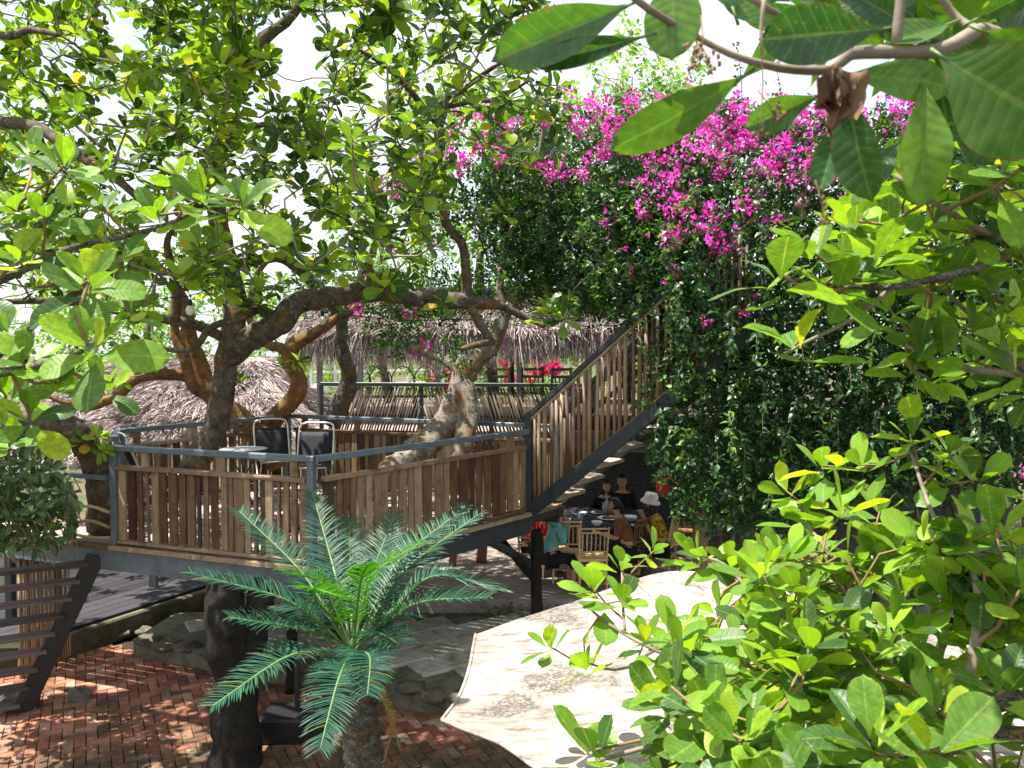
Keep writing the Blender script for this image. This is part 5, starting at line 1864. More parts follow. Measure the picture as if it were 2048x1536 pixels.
# dark broad leaved bush under the arching trunk at left
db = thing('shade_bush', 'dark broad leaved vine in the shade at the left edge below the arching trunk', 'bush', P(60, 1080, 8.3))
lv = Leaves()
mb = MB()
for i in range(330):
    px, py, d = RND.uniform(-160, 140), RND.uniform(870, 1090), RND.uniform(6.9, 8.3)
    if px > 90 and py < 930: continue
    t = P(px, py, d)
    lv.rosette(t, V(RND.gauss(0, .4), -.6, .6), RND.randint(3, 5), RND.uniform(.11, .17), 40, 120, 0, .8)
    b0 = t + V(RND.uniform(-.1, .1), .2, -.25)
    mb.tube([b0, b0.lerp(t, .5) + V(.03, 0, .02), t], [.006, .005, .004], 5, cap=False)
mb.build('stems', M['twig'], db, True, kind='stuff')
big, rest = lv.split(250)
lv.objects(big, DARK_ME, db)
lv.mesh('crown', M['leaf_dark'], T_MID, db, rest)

# ------------------------------------------------------------------ bougainvillea
bg_ = thing('bougainvillea', 'huge dark bougainvillea covering the terrace and stairs, topped with magenta bracts', 'bougainvillea', V(3.5, 9.6, ZS))


def inpoly(x, y, pl):
    c = False
    j = len(pl) - 1
    for i in range(len(pl)):
        if ((pl[i][1] > y) != (pl[j][1] > y)) and (x < (pl[j][0] - pl[i][0]) * (y - pl[i][1]) / (pl[j][1] - pl[i][1]) + pl[i][0]):
            c = not c
        j = i
    return c


BP = [(890, 260), (950, 215), (1040, 240), (1110, 215), (1180, 235), (1250, 205), (1330, 245), (1410, 230), (1480, 195), (1550, 235), (1620, 210), (1720, 245), (1800, 225), (2250, 240), (2250, 960), (1900, 980), (1700, 1000), (1560, 1040), (1440, 1050), (1370, 1020), (1345, 940), (1320, 880), (1300, 840), (1310, 760), (1290, 690), (1270, 640), (1180, 590), (1080, 560), (990, 545), (985, 450), (880, 470), (800, 440), (790, 360), (850, 290)]


def front(px, py):
    f = 11.2 - 2.75 * min(1, max(0, (px - 1000) / 400))
    f -= .6 * min(1, max(0, (px - 1420) / 600))
    f += max(0, (520 - py)) / 520 * 1.4
    return f


lv = Leaves()
lvb = Leaves()
clumps = []
for i in range(4300):
    px, py = RND.uniform(780, 2250), RND.uniform(195, 1060)
    if not inpoly(px + RND.gauss(0, 14), py + RND.gauss(0, 14), BP):
        continue
    if px < 985 and RND.random() < .45:
        continue
    d = front(px, py) + abs(RND.gauss(0, .25 if RND.random() < .5 else .9))
    p = P(px, py, d)
    clumps.append(p)
for i in range(1500):
    px, py = RND.uniform(960, 1420), RND.uniform(330, 640)
    if inpoly(px, py, BP):
        clumps.append(P(px, py, front(px, py) + RND.uniform(0, 1.6)))
for p in clumps:
    hang = V(RND.gauss(0, .5), -.5 + RND.gauss(0, .4), RND.gauss(.15, .5))
    for k in range(RND.randint(2, 4)):
        q = p + V(RND.gauss(0, .13), RND.gauss(0, .13), RND.gauss(0, .13))
        sel = RND.random()
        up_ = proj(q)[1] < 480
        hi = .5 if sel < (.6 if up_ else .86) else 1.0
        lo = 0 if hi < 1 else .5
        ax = hang + V(RND.gauss(0, .4), RND.gauss(0, .4), RND.gauss(0, .4))
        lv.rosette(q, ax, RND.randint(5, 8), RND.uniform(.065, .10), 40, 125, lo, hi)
# drooping shoots that stand out from the surface
mbs = MB()
for i in range(300):
    px, py = RND.uniform(960, 2150), RND.uniform(230, 980)
    if not inpoly(px, py, BP): continue
    p = P(px, py, front(px, py) + .1)
    out_ = V(RND.gauss(0, .35), -.5, RND.uniform(-.1, .5)).normalized() * RND.uniform(.25, .55)
    e_ = p + out_ + V(0, 0, -RND.uniform(.1, .45))
    md = p + out_ * .65 + V(0, 0, .05)
    cp2, _ = catmull([p - out_ * .4, p, md, e_], [0] * 4, .05)
    mbs.tube(cp2, [.005 - .003 * i_ / len(cp2) for i_ in range(len(cp2))], 4, cap=False)
    tone = RND.choice((0, 0, .2, .5))
    for q in cp2[3:]:
        for k in range(2):
            lv.add(q, V(RND.gauss(0, .7), RND.gauss(-.3, .5), RND.gauss(-.3, .4)), V(RND.gauss(0, .4), -.4, 1), RND.uniform(.06, .11), tone + RND.random() * .5)
    lv.rosette(cp2[-1], e_ - md, 5, .08, 30, 80, min(.5, tone + .2), min(1, tone + .6))
mbs.build('shoots', M['twig_green'], bg_, True, kind='stuff')
# deep inner leaves that close the mass
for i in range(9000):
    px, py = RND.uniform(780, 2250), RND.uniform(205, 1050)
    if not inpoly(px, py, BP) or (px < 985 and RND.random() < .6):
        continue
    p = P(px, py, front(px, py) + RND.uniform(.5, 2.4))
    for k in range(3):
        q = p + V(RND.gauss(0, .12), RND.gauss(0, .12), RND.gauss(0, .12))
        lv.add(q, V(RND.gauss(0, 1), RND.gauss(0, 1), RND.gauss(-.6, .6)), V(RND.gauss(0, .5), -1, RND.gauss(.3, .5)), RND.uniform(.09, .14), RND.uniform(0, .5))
# hanging spray over the pavilion
sp_ = []
for (x0_, y0_, x1_, y1_, n_, d_) in [(700, 600, 800, 600, 26, 12), (800, 600, 920, 640, 60, 12), (740, 640, 850, 700, 70, 12), (900, 560, 990, 620, 60, 11.5), (580, 560, 720, 625, 110, 12.6), (720, 540, 900, 625, 150, 12.4), (980, 550, 1250, 620, 150, 11.4), (890, 680, 930, 740, 22, 11.2), (1150, 560, 1260, 620, 70, 11), (1040, 520, 1160, 590, 60, 11.2), (880, 620, 1000, 700, 20, 11.6)]:
    for i in range(n_):
        p = P(RND.uniform(x0_, x1_) + RND.gauss(0, 14), RND.uniform(y0_, y1_) + RND.gauss(0, 12), d_ + RND.gauss(0, .25))
        sp_.append(p)
        for k in range(2):
            lv.rosette(p + V(RND.gauss(0, .08), RND.gauss(0, .08), RND.gauss(0, .08)), V(RND.gauss(0, .6), -.4, -.3), 6, RND.uniform(.06, .085), 40, 120, 0, .9)
big, rest = lv.split(300)
bme = np_mesh('leaf', *[T_PT[0][i] for i in range(3)])
bme.materials.append(M['boug_leaf'])
lv.objects(big, [bme], bg_)
lv.mesh('foliage', M['boug_leaf'], T_PT, bg_, rest)
# stems
mb = MB()
for i in range(26):
    x = RND.uniform(2.6, 7.5)
    y = 10.6 - .12 * x + RND.uniform(-.4, .6)
    pts = [V(x, y, ZS)]
    for z in (1.2, 2.4, 3.6, 4.8):
        pts.append(V(x + RND.gauss(0, .25), y + RND.gauss(-.1, .25), z))
    mb.tube(pts, [.035, .03, .022, .016, .01], 7, .12, .15, 8)
for i in range(40):
    p = RND.choice(clumps)
    mb.tube([p + V(RND.uniform(-.5, .8), .6, -.7), p + V(.1, .2, -.2), p], [.014, .01, .005], 5, .12)
mb.build('stems', M['bark_grey'], bg_, True, kind='stuff')
# sprays rising over the top
mb = MB()
lv2 = Leaves()
for (px, py, h, d) in [(1482, 200, 120, 10.2), (1245, 230, 60, 10.4), (1560, 190, 70, 10.4), (1100, 215, 60, 11.2), (1390, 210, 40, 10.4)]:
    a_, b_ = P(px, py + 60, d), P(px - 10, py - h, d)
    mb.tube([a_, a_.lerp(b_, .5) + V(.04, 0, 0), b_], [.008, .006, .003], 5, .1)
    for k in range(16):
        q = a_.lerp(b_, RND.uniform(.2, 1))
        lv2.rosette(q, V(RND.gauss(0, .4), RND.gauss(0, .4), 1), 3, .07, 50, 100, .3, 1)
mb.build('sprays', M['twig_green'], bg_, True, kind='stuff')
lv2.mesh('spray_leaves', M['boug_leaf'], T_PT, bg_)


def bracts(clusters, mat, name, parent, dfun, Lb=.060):
    fl_ = Leaves()
    for (px, py, rad, n_) in clusters:
        k_ = max(1, n_ // 14)
        for c_i in range(k_):
            a = RND.uniform(0, 6.28); rr_ = rad * math.sqrt(RND.random())
            hx_, hy_ = (px + rr_ * math.cos(a), py + rr_ * math.sin(a) * .8) if k_ > 1 else (px, py)
            hr = RND.uniform(.08, .19) if k_ > 1 else min(.14, rad * dfun(px, py) / FPX)
            h = P(hx_, hy_, dfun(hx_, hy_) - RND.uniform(.0, .22))
            tone = RND.uniform(0, .35)
            for i in range(int(n_ / k_)):
                v_ = V(RND.gauss(0, 1), RND.gauss(0, 1), RND.gauss(0, 1)).normalized()
                q = h + v_ * hr * RND.uniform(.45, 1.0)
                ax = v_ + V(RND.gauss(0, .3), RND.gauss(0, .3) - .2, RND.gauss(.1, .3))
                fl_.rosette(q, ax, 3, Lb * RND.uniform(.8, 1.2), 30, 58, tone, tone + .65)
                if RND.random() < .18:
                    fl_.rosette(q + V(RND.gauss(0, .1), RND.gauss(0, .1), RND.gauss(0, .1)), ax, 3, Lb, 30, 58, tone, tone + .65)
    return fl_.mesh(name, mat, T_BR, parent)


FC = [(1250, 250, 110, 230), (1160, 245, 70, 110), (1330, 290, 90, 170), (1300, 340, 60, 70), (1230, 330, 50, 45), (1440, 270, 75, 150), (1520, 240, 60, 80), (1660, 250, 70, 90), (1478, 225, 25, 30), (1470, 300, 60, 45), (1560, 320, 60, 90), (1630, 335, 40, 50), (1580, 260, 70, 50), (1345, 400, 42, 60), (1290, 415, 30, 24),
      (1400, 435, 30, 70), (1355, 487, 24, 44), (1442, 482, 20, 30), (1490, 412, 20, 20), (1545, 445, 24, 16), (1120, 345, 34, 26), (1070, 300, 60, 40), (920, 300, 50, 42), (960, 330, 50, 40), (935, 230, 40, 34), (870, 280, 30, 28), (990, 260, 60, 56), (1040, 300, 50, 42), (800, 350, 40, 30), (1010, 228, 40, 30), (830, 322, 22, 22), (910, 345, 24, 18), (785, 382, 24, 18), (750, 412, 14, 10), (860, 365, 26, 12),
      (1220, 432, 24, 18), (1100, 355, 14, 14), (1170, 350, 16, 10), (1260, 540, 14, 5), (1350, 540, 14, 6), (1490, 625, 14, 6), (1410, 638, 10, 3), (1780, 235, 70, 60), (1740, 300, 50, 30), (1850, 260, 60, 36), (1700, 400, 50, 20), (1240, 500, 12, 3), (1385, 200, 40, 18), (2035, 940, 22, 10), (1090, 240, 30, 24)]
bracts(FC, M['bract'], 'bracts', bg_, lambda x, y: front(x, y))
bracts([(712, 615, 18, 14), (815, 622, 26, 12), (845, 690, 24, 12), (1000, 678, 16, 14), (790, 500, 16, 6), (880, 500, 20, 6), (720, 560, 14, 5), (830, 705, 14, 6)], M['bract'], 'bracts', bg_, lambda x, y: 11.6)
# pale tips at the lit top
# crimson and pink bougainvilleas behind the pavilion
for (cl, mt, lb, px0) in [([(930, 745, 48, 70), (880, 755, 30, 30)], 'bract_red', 'crimson bougainvillea glowing behind the terrace, left of the dark chairs', 920),
                          ([(1075, 730, 44, 90), (1015, 738, 26, 40), (1110, 740, 20, 24)], 'bract_red', 'pink bougainvillea glowing behind the dark terrace chairs', 1070)]:
    r = thing('bougainvillea', lb, 'bougainvillea', V((px0 - 1024) / FPX * 21.5, 21.5, ZB))
    bracts(cl, M[mt], 'bracts', r, lambda x, y: 21.3, .13)
    lv = Leaves()
    for i in range(260):
        p = P(px0 + RND.gauss(0, 60), 765 + RND.gauss(0, 30), 21.8 + RND.gauss(0, .5))
        lv.rosette(p, V(RND.gauss(0, .4), -.4, .7), 6, .16, 40, 120)
    lv.mesh('foliage', M['far_leaf'], T_PT, r)
    MB().tube([V((px0 - 1024) / FPX * 21.5, 21.6, ZB), V((px0 - 1024) / FPX * 21.5 + .2, 21.7, 2.6)], [.08, .04], 8, .4).build('trunk', M['bark_grey'], r, True)

# ------------------------------------------------------------------ sago palm (cycad)
cc = P(705, 1305, 5.75)
cy_ = thing('sago_palm', 'sago palm with wide feathery blue green fronds in front of the deck', 'palm', V(cc.x, cc.y, ZB))
# trunk with diamond leaf scars
vs, fs = [], []
NT, NS = 60, 22
tx0, tx1 = P(745, 1560, 5.72), cc + V(0, 0, -.05)
base_ = V(tx0.x + .02, tx0.y, ZB)
for i in range(NT):
    t = i / (NT - 1)
    c = base_.lerp(tx1, t)
    for k in range(NS):
        a = 2 * math.pi * (k + .5 * (i % 2)) / NS
        rr_ = .125 + .02 * (1 - t) + .016 * math.sin(i * 2.1 + .6 * math.sin(k * 3)) + .012 * noise.noise(V(math.cos(a) * 4, math.sin(a) * 4, i * .9))
        vs.append(c + V(math.cos(a), math.sin(a), 0) * rr_)
for i in range(NT - 1):
    for k in range(NS):
        k2 = (k + 1) % NS
        fs.append((i * NS + k, i * NS + k2, (i + 1) * NS + k2, (i + 1) * NS + k))
MB().add(vs, fs).build('trunk', M['bark_grey'], cy_, True)


def frond(px, py, d, via, mat, nl_=84, Lm=.17, parent=cy_, droop=.1, w=.0047):
    """arching rachis through via to the tip, narrow leaflets in a V along both sides"""
    tip = P(px, py, d)
    mid = P(*via)
    cr_, _ = catmull([cc + (mid - cc) * .05, cc.lerp(mid, .5) + V(0, 0, .03), mid, tip], [0] * 4, .03)
    m = len(cr_)
    mb = MB()
    mb.tube(cr_, [.011 * (1 - .8 * i / m) + .002 for i in range(m)], 6)
    rb = mb.build('frond', M['rachis'], parent, True)
    R, D, Ls, Ws = [], [], [], []
    for i in range(nl_):
        t = .20 + .80 * i / (nl_ - 1)
        j = min(m - 2, int(t * (m - 1)))
        p = cr_[j].lerp(cr_[j + 1], t * (m - 1) - j)
        tg = (cr_[min(m - 1, j + 2)] - cr_[max(0, j - 2)]).normalized()
        sd = tg.cross(V(0, 0, 1))
        if sd.length < .15: sd = tg.cross(V(0, 1, 0))
        sd.normalize()
        upn = sd.cross(tg)
        if upn.z < 0: upn = -upn
        ln = Lm * (math.sin(math.pi * (.12 + .80 * t)) ** .6)
        fw = .45 + .8 * max(0, t - .5)
        for s in (-1, 1):
            if RND.random() < .05: continue
            dv = (sd * s + tg * fw + upn * (.32 - .25 * (RND.random() < .06)) + V(RND.gauss(0, .09), RND.gauss(0, .09), RND.gauss(0, .09))).normalized()
            R.append(tuple(p)); D.append(tuple(dv)); Ls.append(ln * RND.uniform(.9, 1.06)); Ws.append(w * RND.uniform(.85, 1.1))
    # flat blades facing along the frond's surface
    n = len(R)
    R, D = np.array(R), np.array(D)
    L = np.array(Ls)[:, None]; W_ = np.array(Ws)[:, None]
    tgv = np.array([tuple((tip - cc).normalized())] * n)
    side = tgv - D * (tgv * D).sum(1)[:, None]
    side /= np.linalg.norm(side, axis=1)[:, None] + 1e-9
    nrm = np.cross(side, D)
    nrm *= np.sign(nrm[:, 2:3] + 1e-9)
    VS = []
    for f, wf, bend in ((0, .8, 0), (.33, 1.1, .01), (.7, .9, -.02), (1, .12, -.12)):
        c = R + D * L * f + nrm * L * bend
        VS += [c - side * W_ * wf, c + nrm * W_ * .35 * wf, c + side * W_ * wf]
    v = np.stack(VS, 1).reshape(-1, 3)
    b = (np.arange(n) * 12)[:, None]
    q = np.concatenate([b + np.array([[r * 3 + c, r * 3 + c + 1, (r + 1) * 3 + c + 1, (r + 1) * 3 + c]]) for r in range(3) for c in range(2)], 0)
    me = np_mesh('leaflets', v, q, None, np.repeat(rng.random(n), 12), True)
    me.materials.append(M[mat])
    o = link(bpy.data.objects.new('leaflets', me))
    o.parent = rb
    return rb


for (px, py, d, via, mt) in [
    (385, 1148, 5.5, (560, 1195, 5.55), 'cycad'), (478, 1022, 6.5, (590, 1130, 6.2), 'cycad'), (625, 985, 6.9, (660, 1110, 6.4), 'cycad'),
    (700, 1040, 7.0, (700, 1130, 6.4), 'cycad'), (790, 1030, 6.8, (750, 1130, 6.4), 'cycad'), (955, 1030, 6.5, (815, 1135, 6.1), 'cycad'), (930, 1015, 6.7, (800, 1120, 6.2), 'cycad'),
    (1005, 1180, 5.9, (870, 1152, 5.8), 'cycad'), (975, 1195, 5.5, (840, 1205, 5.6), 'cycad'), (462, 1236, 5.3, (585, 1255, 5.45), 'cycad'),
    (425, 1412, 4.75, (565, 1318, 5.2), 'cycad'), (640, 1500, 4.65, (672, 1375, 5.0), 'cycad'), (735, 1390, 4.9, (740, 1318, 5.2), 'cycad'), (800, 1290, 5.3, (760, 1268, 5.5), 'cycad'),
    (830, 1235, 6.4, (760, 1235, 6.1), 'cycad'), (560, 1215, 6.4, (640, 1225, 6.1), 'cycad'),
    (840, 1085, 6.1, (745, 1150, 5.85), 'cycad_young'), (690, 1195, 5.3, (620, 1180, 5.6), 'cycad_young'), (560, 1140, 5.8, (640, 1165, 5.8), 'cycad_young'), (735, 1130, 5.2, (722, 1160, 5.55), 'cycad_young')]:
    Lm = .235 if mt == 'cycad' else .15
    frond(px, py, d, via, mt, Lm=Lm)
for (px, py, d, via) in [(800, 1500, 5.6, (775, 1420, 5.6)), (770, 1520, 5.7, (785, 1440, 5.7))]:
    frond(px, py, d, via, 'cycad_dead', 40, .07, w=.004)
# old stump right beside the palm
q = G(700, 1580, ZB)
o = MB().tube([V(-1.28, 6.35, ZB - .05), V(-1.25, 6.35, .2), V(-1.2, 6.38, .62)], [.15, .13, .12], 14, .06, .2, 5).build('old_stump', M['bark_dark'], None, True)
tag(o, 'dark old stump close behind the sago palm trunk', 'stump')

# ------------------------------------------------------------------ near cashew at upper right: big leaves over the lens
nr = thing('cashew_branch', 'close overhanging cashew branch with very large leaves at the upper right', 'branch', P(1950, 120, 1.1), 'cashew trees')
for pts, rads in [
    ([(2300, 260, 1.1), (2120, 160, 1.08), (1985, 70, 1.05), (1960, 60, 1.05), (1880, 100, 1.02), (1790, 104, 1.0), (1700, 108, 1.0), (1665, 138, 1.0), (1590, 140, 1.0), (1530, 130, 1.0), (1460, 108, 1.0), (1390, 72, 1.0), (1300, 20, .98), (1250, -20, .97)], [.014, .012, .011, .0095, .009, .0088, .008, .0062, .0055, .005, .0045, .004, .0045, .0045]),
    ([(1790, 104, 1.0), (1795, 60, 1.0), (1805, -30, 1.0)], [.0065, .0065, .006]),
    ([(1985, 70, 1.05), (1920, 40, 1.1), (1870, -20, 1.1)], [.006, .005, .005]),
    ([(1600, 50, 1.05), (1540, 20, 1.0), (1480, -20, 1.0)], [.003, .004, .005]),
    ([(1530, -10, .95), (1522, 60, .95), (1524, 112, .95)], [.0028, .0024, .0018])]:
    MB().tube(PX(pts), rads, 9, .015, .08, 30).build('limb', M['twig'], nr, True)
BIG = [  # base, tip, depth at base and tip, roll about the midrib, width factor
    ((1262, 8), (972, 132), .98, .92, .15, .60), ((1292, 72), (1050, 136), .98, .95, .12, .42), ((1352, -70), (1338, 100), 1.0, .97, .2, .98), ((1765, 58), (1527, 76), 1.0, .95, .1, .74),
    ((1490, 150), (1262, 300), 1.0, .97, -.25, .56), ((1640, 190), (1476, 256), 1.05, 1.05, -.2, .62), ((1690, 148), (1928, 160), 1.0, .97, -.2, .66), ((1695, 185), (1720, 390), 1.02, .99, .35, .92),
    ((1845, 165), (1860, 394), 1.0, .97, -.3, .86), ((1880, 110), (2120, 262), .93, .84, .1, 1.25), ((1960, 60), (2120, 130), 1.0, .95, .3, .8), ((1800, 280), (1722, 385), 1.25, 1.25, .1, .7), ((1705, 60), (1600, -30), 1.0, 1.0, 0, .8),
    ((1830, 60), (1700, -20), 1.05, 1.05, .3, .8), ((1905, 45), (1760, 100), 1.05, 1.0, .7, .7), ((1950, 40), (2060, -20), 1.05, 1.0, .2, .8), ((1560, 60), (1450, -40), 1.1, 1.1, .3, .8), ((1640, 20), (1500, 60), 1.15, 1.15, -.7, .8), ((1740, 40), (1640, -20), 1.1, 1.15, .2, .8), ((1690, 215), (1640, 390), 1.15, 1.15, .3, .7),
    ((1560, 0), (1455, 0), 1.2, 1.2, .1, .9), ((1960, 110), (2050, 70), 1.1, 1.2, .1, .8), ((1860, 20), (1960, 110), 1.2, 1.25, -.2, .8), ((1470, 30), (1440, -60), 1.1, 1.1, .2, .9), ((1760, 20), (1850, -40), 1.2, 1.2, .2, .9), ((1690, 30), (1760, 110), 1.3, 1.3, .2, .8), ((1900, 200), (1990, 330), 1.3, 1.3, .2, .8), ((1480, 160), (1580, 60), 1.3, 1.3, .3, .6)]
lv = Leaves()
for (b0, t0, d0, d1, roll, wf_) in BIG:
    b_, t_ = P(b0[0], b0[1], d0), P(t0[0], t0[1], d1)
    dv = t_ - b_
    n_ = (V(0, 0, CAMZ) - b_).normalized()
    if n_.z < .0: n_ = n_
    ax = dv.normalized()
    n_ = (n_ - ax * n_.dot(ax)).normalized()
    n_ = Quaternion(ax, roll) @ n_
    lv.add(b_, dv, n_, dv.length)
lv.objects(range(len(lv.b)), TOP_ME, nr, [q_[5] for q_ in BIG])
mb = MB()   # short leaf stalks
for (b0, t0, d0, d1, roll, wf_) in BIG:
    b_, t_ = P(b0[0], b0[1], d0), P(t0[0], t0[1], d1)
    ax = (t_ - b_).normalized()
    mb.tube([b_ - ax * .014, b_ + ax * .012], [.0024, .0016], 6)
mb.build('leaf_stalks', M['rachis'], nr, True, kind='stuff')
lvu = Leaves()
mbu = MB()
sku = Skel()
up_l = [P(2300, 260, 1.1), V(1.3, 1.3, 4.6), V(.9, 1.1, 4.9), V(.4, 1.0, 5.1)]  # unseen limb and leaves above the frame, added to shade the leaves below
MB().tube(up_l, [.02, .018, .014, .008], 8, .05).build('limb', M['twig'], nr, True)
sku.limb(up_l, [.02, .018, .014, .008], .06)
tu = [V(RND.uniform(.3, 1.4), RND.uniform(.7, 1.5), RND.uniform(4.25, 5.0)) for _ in range(20)]
tu = [t for t in tu if proj(t)[1] < -40]
for t, dd_ in zip(tu, sku.grow(tu, mbu, .004, .2)):
    lvu.rosette(t, dd_ * .4 + V(0, 0, .8), RND.randint(6, 9), .16, 25, 98, .1, .8)
# leaves further in that fill the corner
for i in range(52):
    px, py = RND.uniform(1640, 2150), RND.uniform(-80, 320)
    if py > 60 + (px - 1640) * .55: continue
    t = P(px, py, RND.uniform(1.3, 2.3))
    lvu.rosette(t, V(RND.gauss(0, .4), RND.gauss(-.2, .4), .7), RND.randint(4, 6), .15, 25, 110, .0, .8)
mbu.build('twigs', M['twig'], nr, True, kind='stuff')
lvu.mesh('crown', M['leaf_top'], T_MID, nr)
# hanging withered leaf
vs, fs = [], []
dl0 = P(1665, 130, .99)
t1 = leaf_tmpl(14, 8, 'cashew', .32, 1.6, .3, .05, 3)
x_, d_, n_ = frame(P(1690, 245, .97) - dl0, V(.3, -1, .2))
dll = .075
def crumple(v, s):
    q_ = V(*v)
    k_ = .30 * q_.y
    return q_ + V(noise.noise(q_ * 5 + V(s, 0, 0)), noise.noise(q_ * 5 + V(0, s, 0)), noise.noise(q_ * 5 + V(0, 0, s))) * k_


me = np_mesh('withered_leaf', [tuple(dl0 + (x_ * v[0] * .75 + d_ * v[1] + n_ * v[2]) * dll) for v in [crumple(w_, 2) for w_ in t1[0]]], t1[1], t1[2])
me.materials.append(M['dry'])
o = link(bpy.data.objects.new('withered_leaf', me)); par(o, nr); tag(o, 'brown withered leaf hanging from the branch')
x_, d_, n_ = frame(P(1668, 235, .98) - dl0, V(-.6, -1, 0))
me = np_mesh('withered_leaf', [tuple(dl0 + (x_ * v[0] * .7 + d_ * v[1] + n_ * v[2]) * dll * .9) for v in [crumple(w_, 9) for w_ in t1[0]]], t1[1], t1[2])
me.materials.append(M['dry'])
o = link(bpy.data.objects.new('withered_leaf', me)); par(o, nr)
# dry hanging flower stalks
for (x0_, y0_, x1_, y1_) in [(1522, 60, 1518, 290), (1402, 30, 1400, 130), (1610, 320, 1605, 430), (1515, 180, 1552, 240), (1402, 90, 1385, 138), (1402, 90, 1425, 150), (1630, 360, 1645, 440)]:
    a_, b_ = P(x0_, y0_, .93), P(x1_, y1_, .93)
    mb = MB()
    mb.tube([a_, a_.lerp(b_, .5) + V(.003, 0, 0), b_], [.0009, .0008, .0006], 5, .02)
    for k in range(9):
        q_ = b_ + V(RND.gauss(0, .005), RND.gauss(0, .005), RND.uniform(-.004, .028))
        mb.blob(q_, V(.0022, .0022, .003) * RND.uniform(.6, 1.3), 6, 5, .4, 3)
        mb.tube([q_, b_.lerp(a_, .12)], [.0005, .0005], 4)
    mb.build('dry_flower_stalk', M['dry'], nr, True, kind='stuff')

# ------------------------------------------------------------------ cashew foliage at the right, upper and lower
def near_tree(label, limbs, ros, loc, base_L, seed, n_big=300, stops=(0, 1), face=.5):
    r = thing('cashew_tree', label, 'tree', loc, 'cashew trees')
    sk = Skel()
    for i, (pts, rads) in enumerate(limbs):
        pw = PX(pts)
        MB().tube(pw, rads, 10, .04, .12, 14).build('trunk' if i == 0 else 'limb', M['bark_grey'] if max(rads) > .015 else M['twig'], r, True)
        sk.limb(pw, rads, .05)
    mb = MB()
    tps = [P(a, b, c) for a, b, c, *_ in ros]
    dirs = sk.grow(tps, mb, .0032, .18, n=6)
    mb.build('twigs', M['twig_green'], r, True, kind='stuff')
    lv = Leaves()
    for ro, t, d in zip(ros, tps, dirs):
        L = ro[3] if len(ro) > 3 else base_L
        ax = d * .45 + V(RND.gauss(0, .2), -.25 * face + RND.gauss(0, .2), .8)
        n_ = ro[4] if len(ro) > 4 else RND.randint(6, 9)
        lv.rosette(t, ax, n_, L, 22, 98, stops[0], stops[1])
        if RND.random() < .6:
            lv.rosette(t - d * .07, ax, RND.randint(2, 4), L * .95, 60, 115, stops[0], stops[1])
    big, rest = lv.split(n_big)
    lv.objects(big, NEAR_ME, r)
    lv.mesh('crown', M['leaf_near'], T_MID, r, rest)
    return r


ros1 = [(1555, 545, 1.75, .155, 7), (1620, 500, 1.8, .13, 8), (1590, 690, 1.9, .14, 5), (1690, 560, 1.8, .13, 9), (1740, 520, 1.9, .13, 8), (1700, 440, 2.0, .13, 7), (1830, 690, 2.0, .13, 7), (1780, 620, 2.1, .12, 7), (1900, 560, 2.0, .13, 8), (1950, 450, 2.0, .13, 8), (1850, 400, 2.1, .13, 7), (1990, 360, 2.0, .13, 8), (2040, 500, 2.0, .13, 8), (1950, 650, 2.0, .13, 7), (2030, 620, 2.0, .13, 7), (1860, 760, 2.1, .12, 5), (2050, 330, 1.8, .14, 7), (2020, 740, 2.1, .12, 6), (1900, 500, 2.3, .13, 7), (1780, 470, 2.3, .13, 6), (1940, 720, 2.4, .12, 6), (2080, 420, 2.2, .13, 7), (1920, 340, 2.4, .13, 7)]
for i in range(58):
    px, py = RND.uniform(1660, 2180), RND.uniform(290, 780)
    if py > 480 + (px - 1660) * .9: continue
    if px < 1800 and py < 380: continue
    ros1.append((px, py, RND.uniform(2.1, 3.2), .135, RND.randint(6, 9)))
near_tree('cashew branches hanging in front of the bougainvillea at the right edge', [
    ([(2330, 560, 2.3), (2150, 500, 2.15), (2048, 498, 2.05), (1940, 540, 1.95), (1800, 572, 1.88), (1740, 575, 1.85), (1650, 570, 1.8), (1560, 552, 1.75)], [.022, .017, .013, .010, .008, .0065, .005, .004]),
    ([(2150, 490, 2.15), (2048, 492, 2.1), (1960, 460, 2.0), (1860, 400, 1.95), (1790, 350, 1.95)], [.013, .011, .009, .007, .005]),
    ([(1790, 572, 1.88), (1700, 640, 1.88), (1600, 690, 1.9), (1560, 715, 1.9)], [.006, .005, .004, .003]),
    ([(2200, 800, 2.3), (2060, 755, 2.15), (1950, 740, 2.05), (1870, 720, 2.0), (1810, 690, 2.0)], [.014, .011, .008, .006, .004]),
    ([(2060, 755, 2.15), (1990, 680, 2.1), (1920, 610, 2.1), (1880, 570, 2.1)], [.008, .007, .006, .004]),
    ([(2048, 500, 2.05), (2010, 420, 2.0), (1985, 360, 2.0)], [.008, .006, .004])],
    ros1, P(2200, 900, 2.3), .13, 5, 260, (.2, 1.0))

ros2 = []
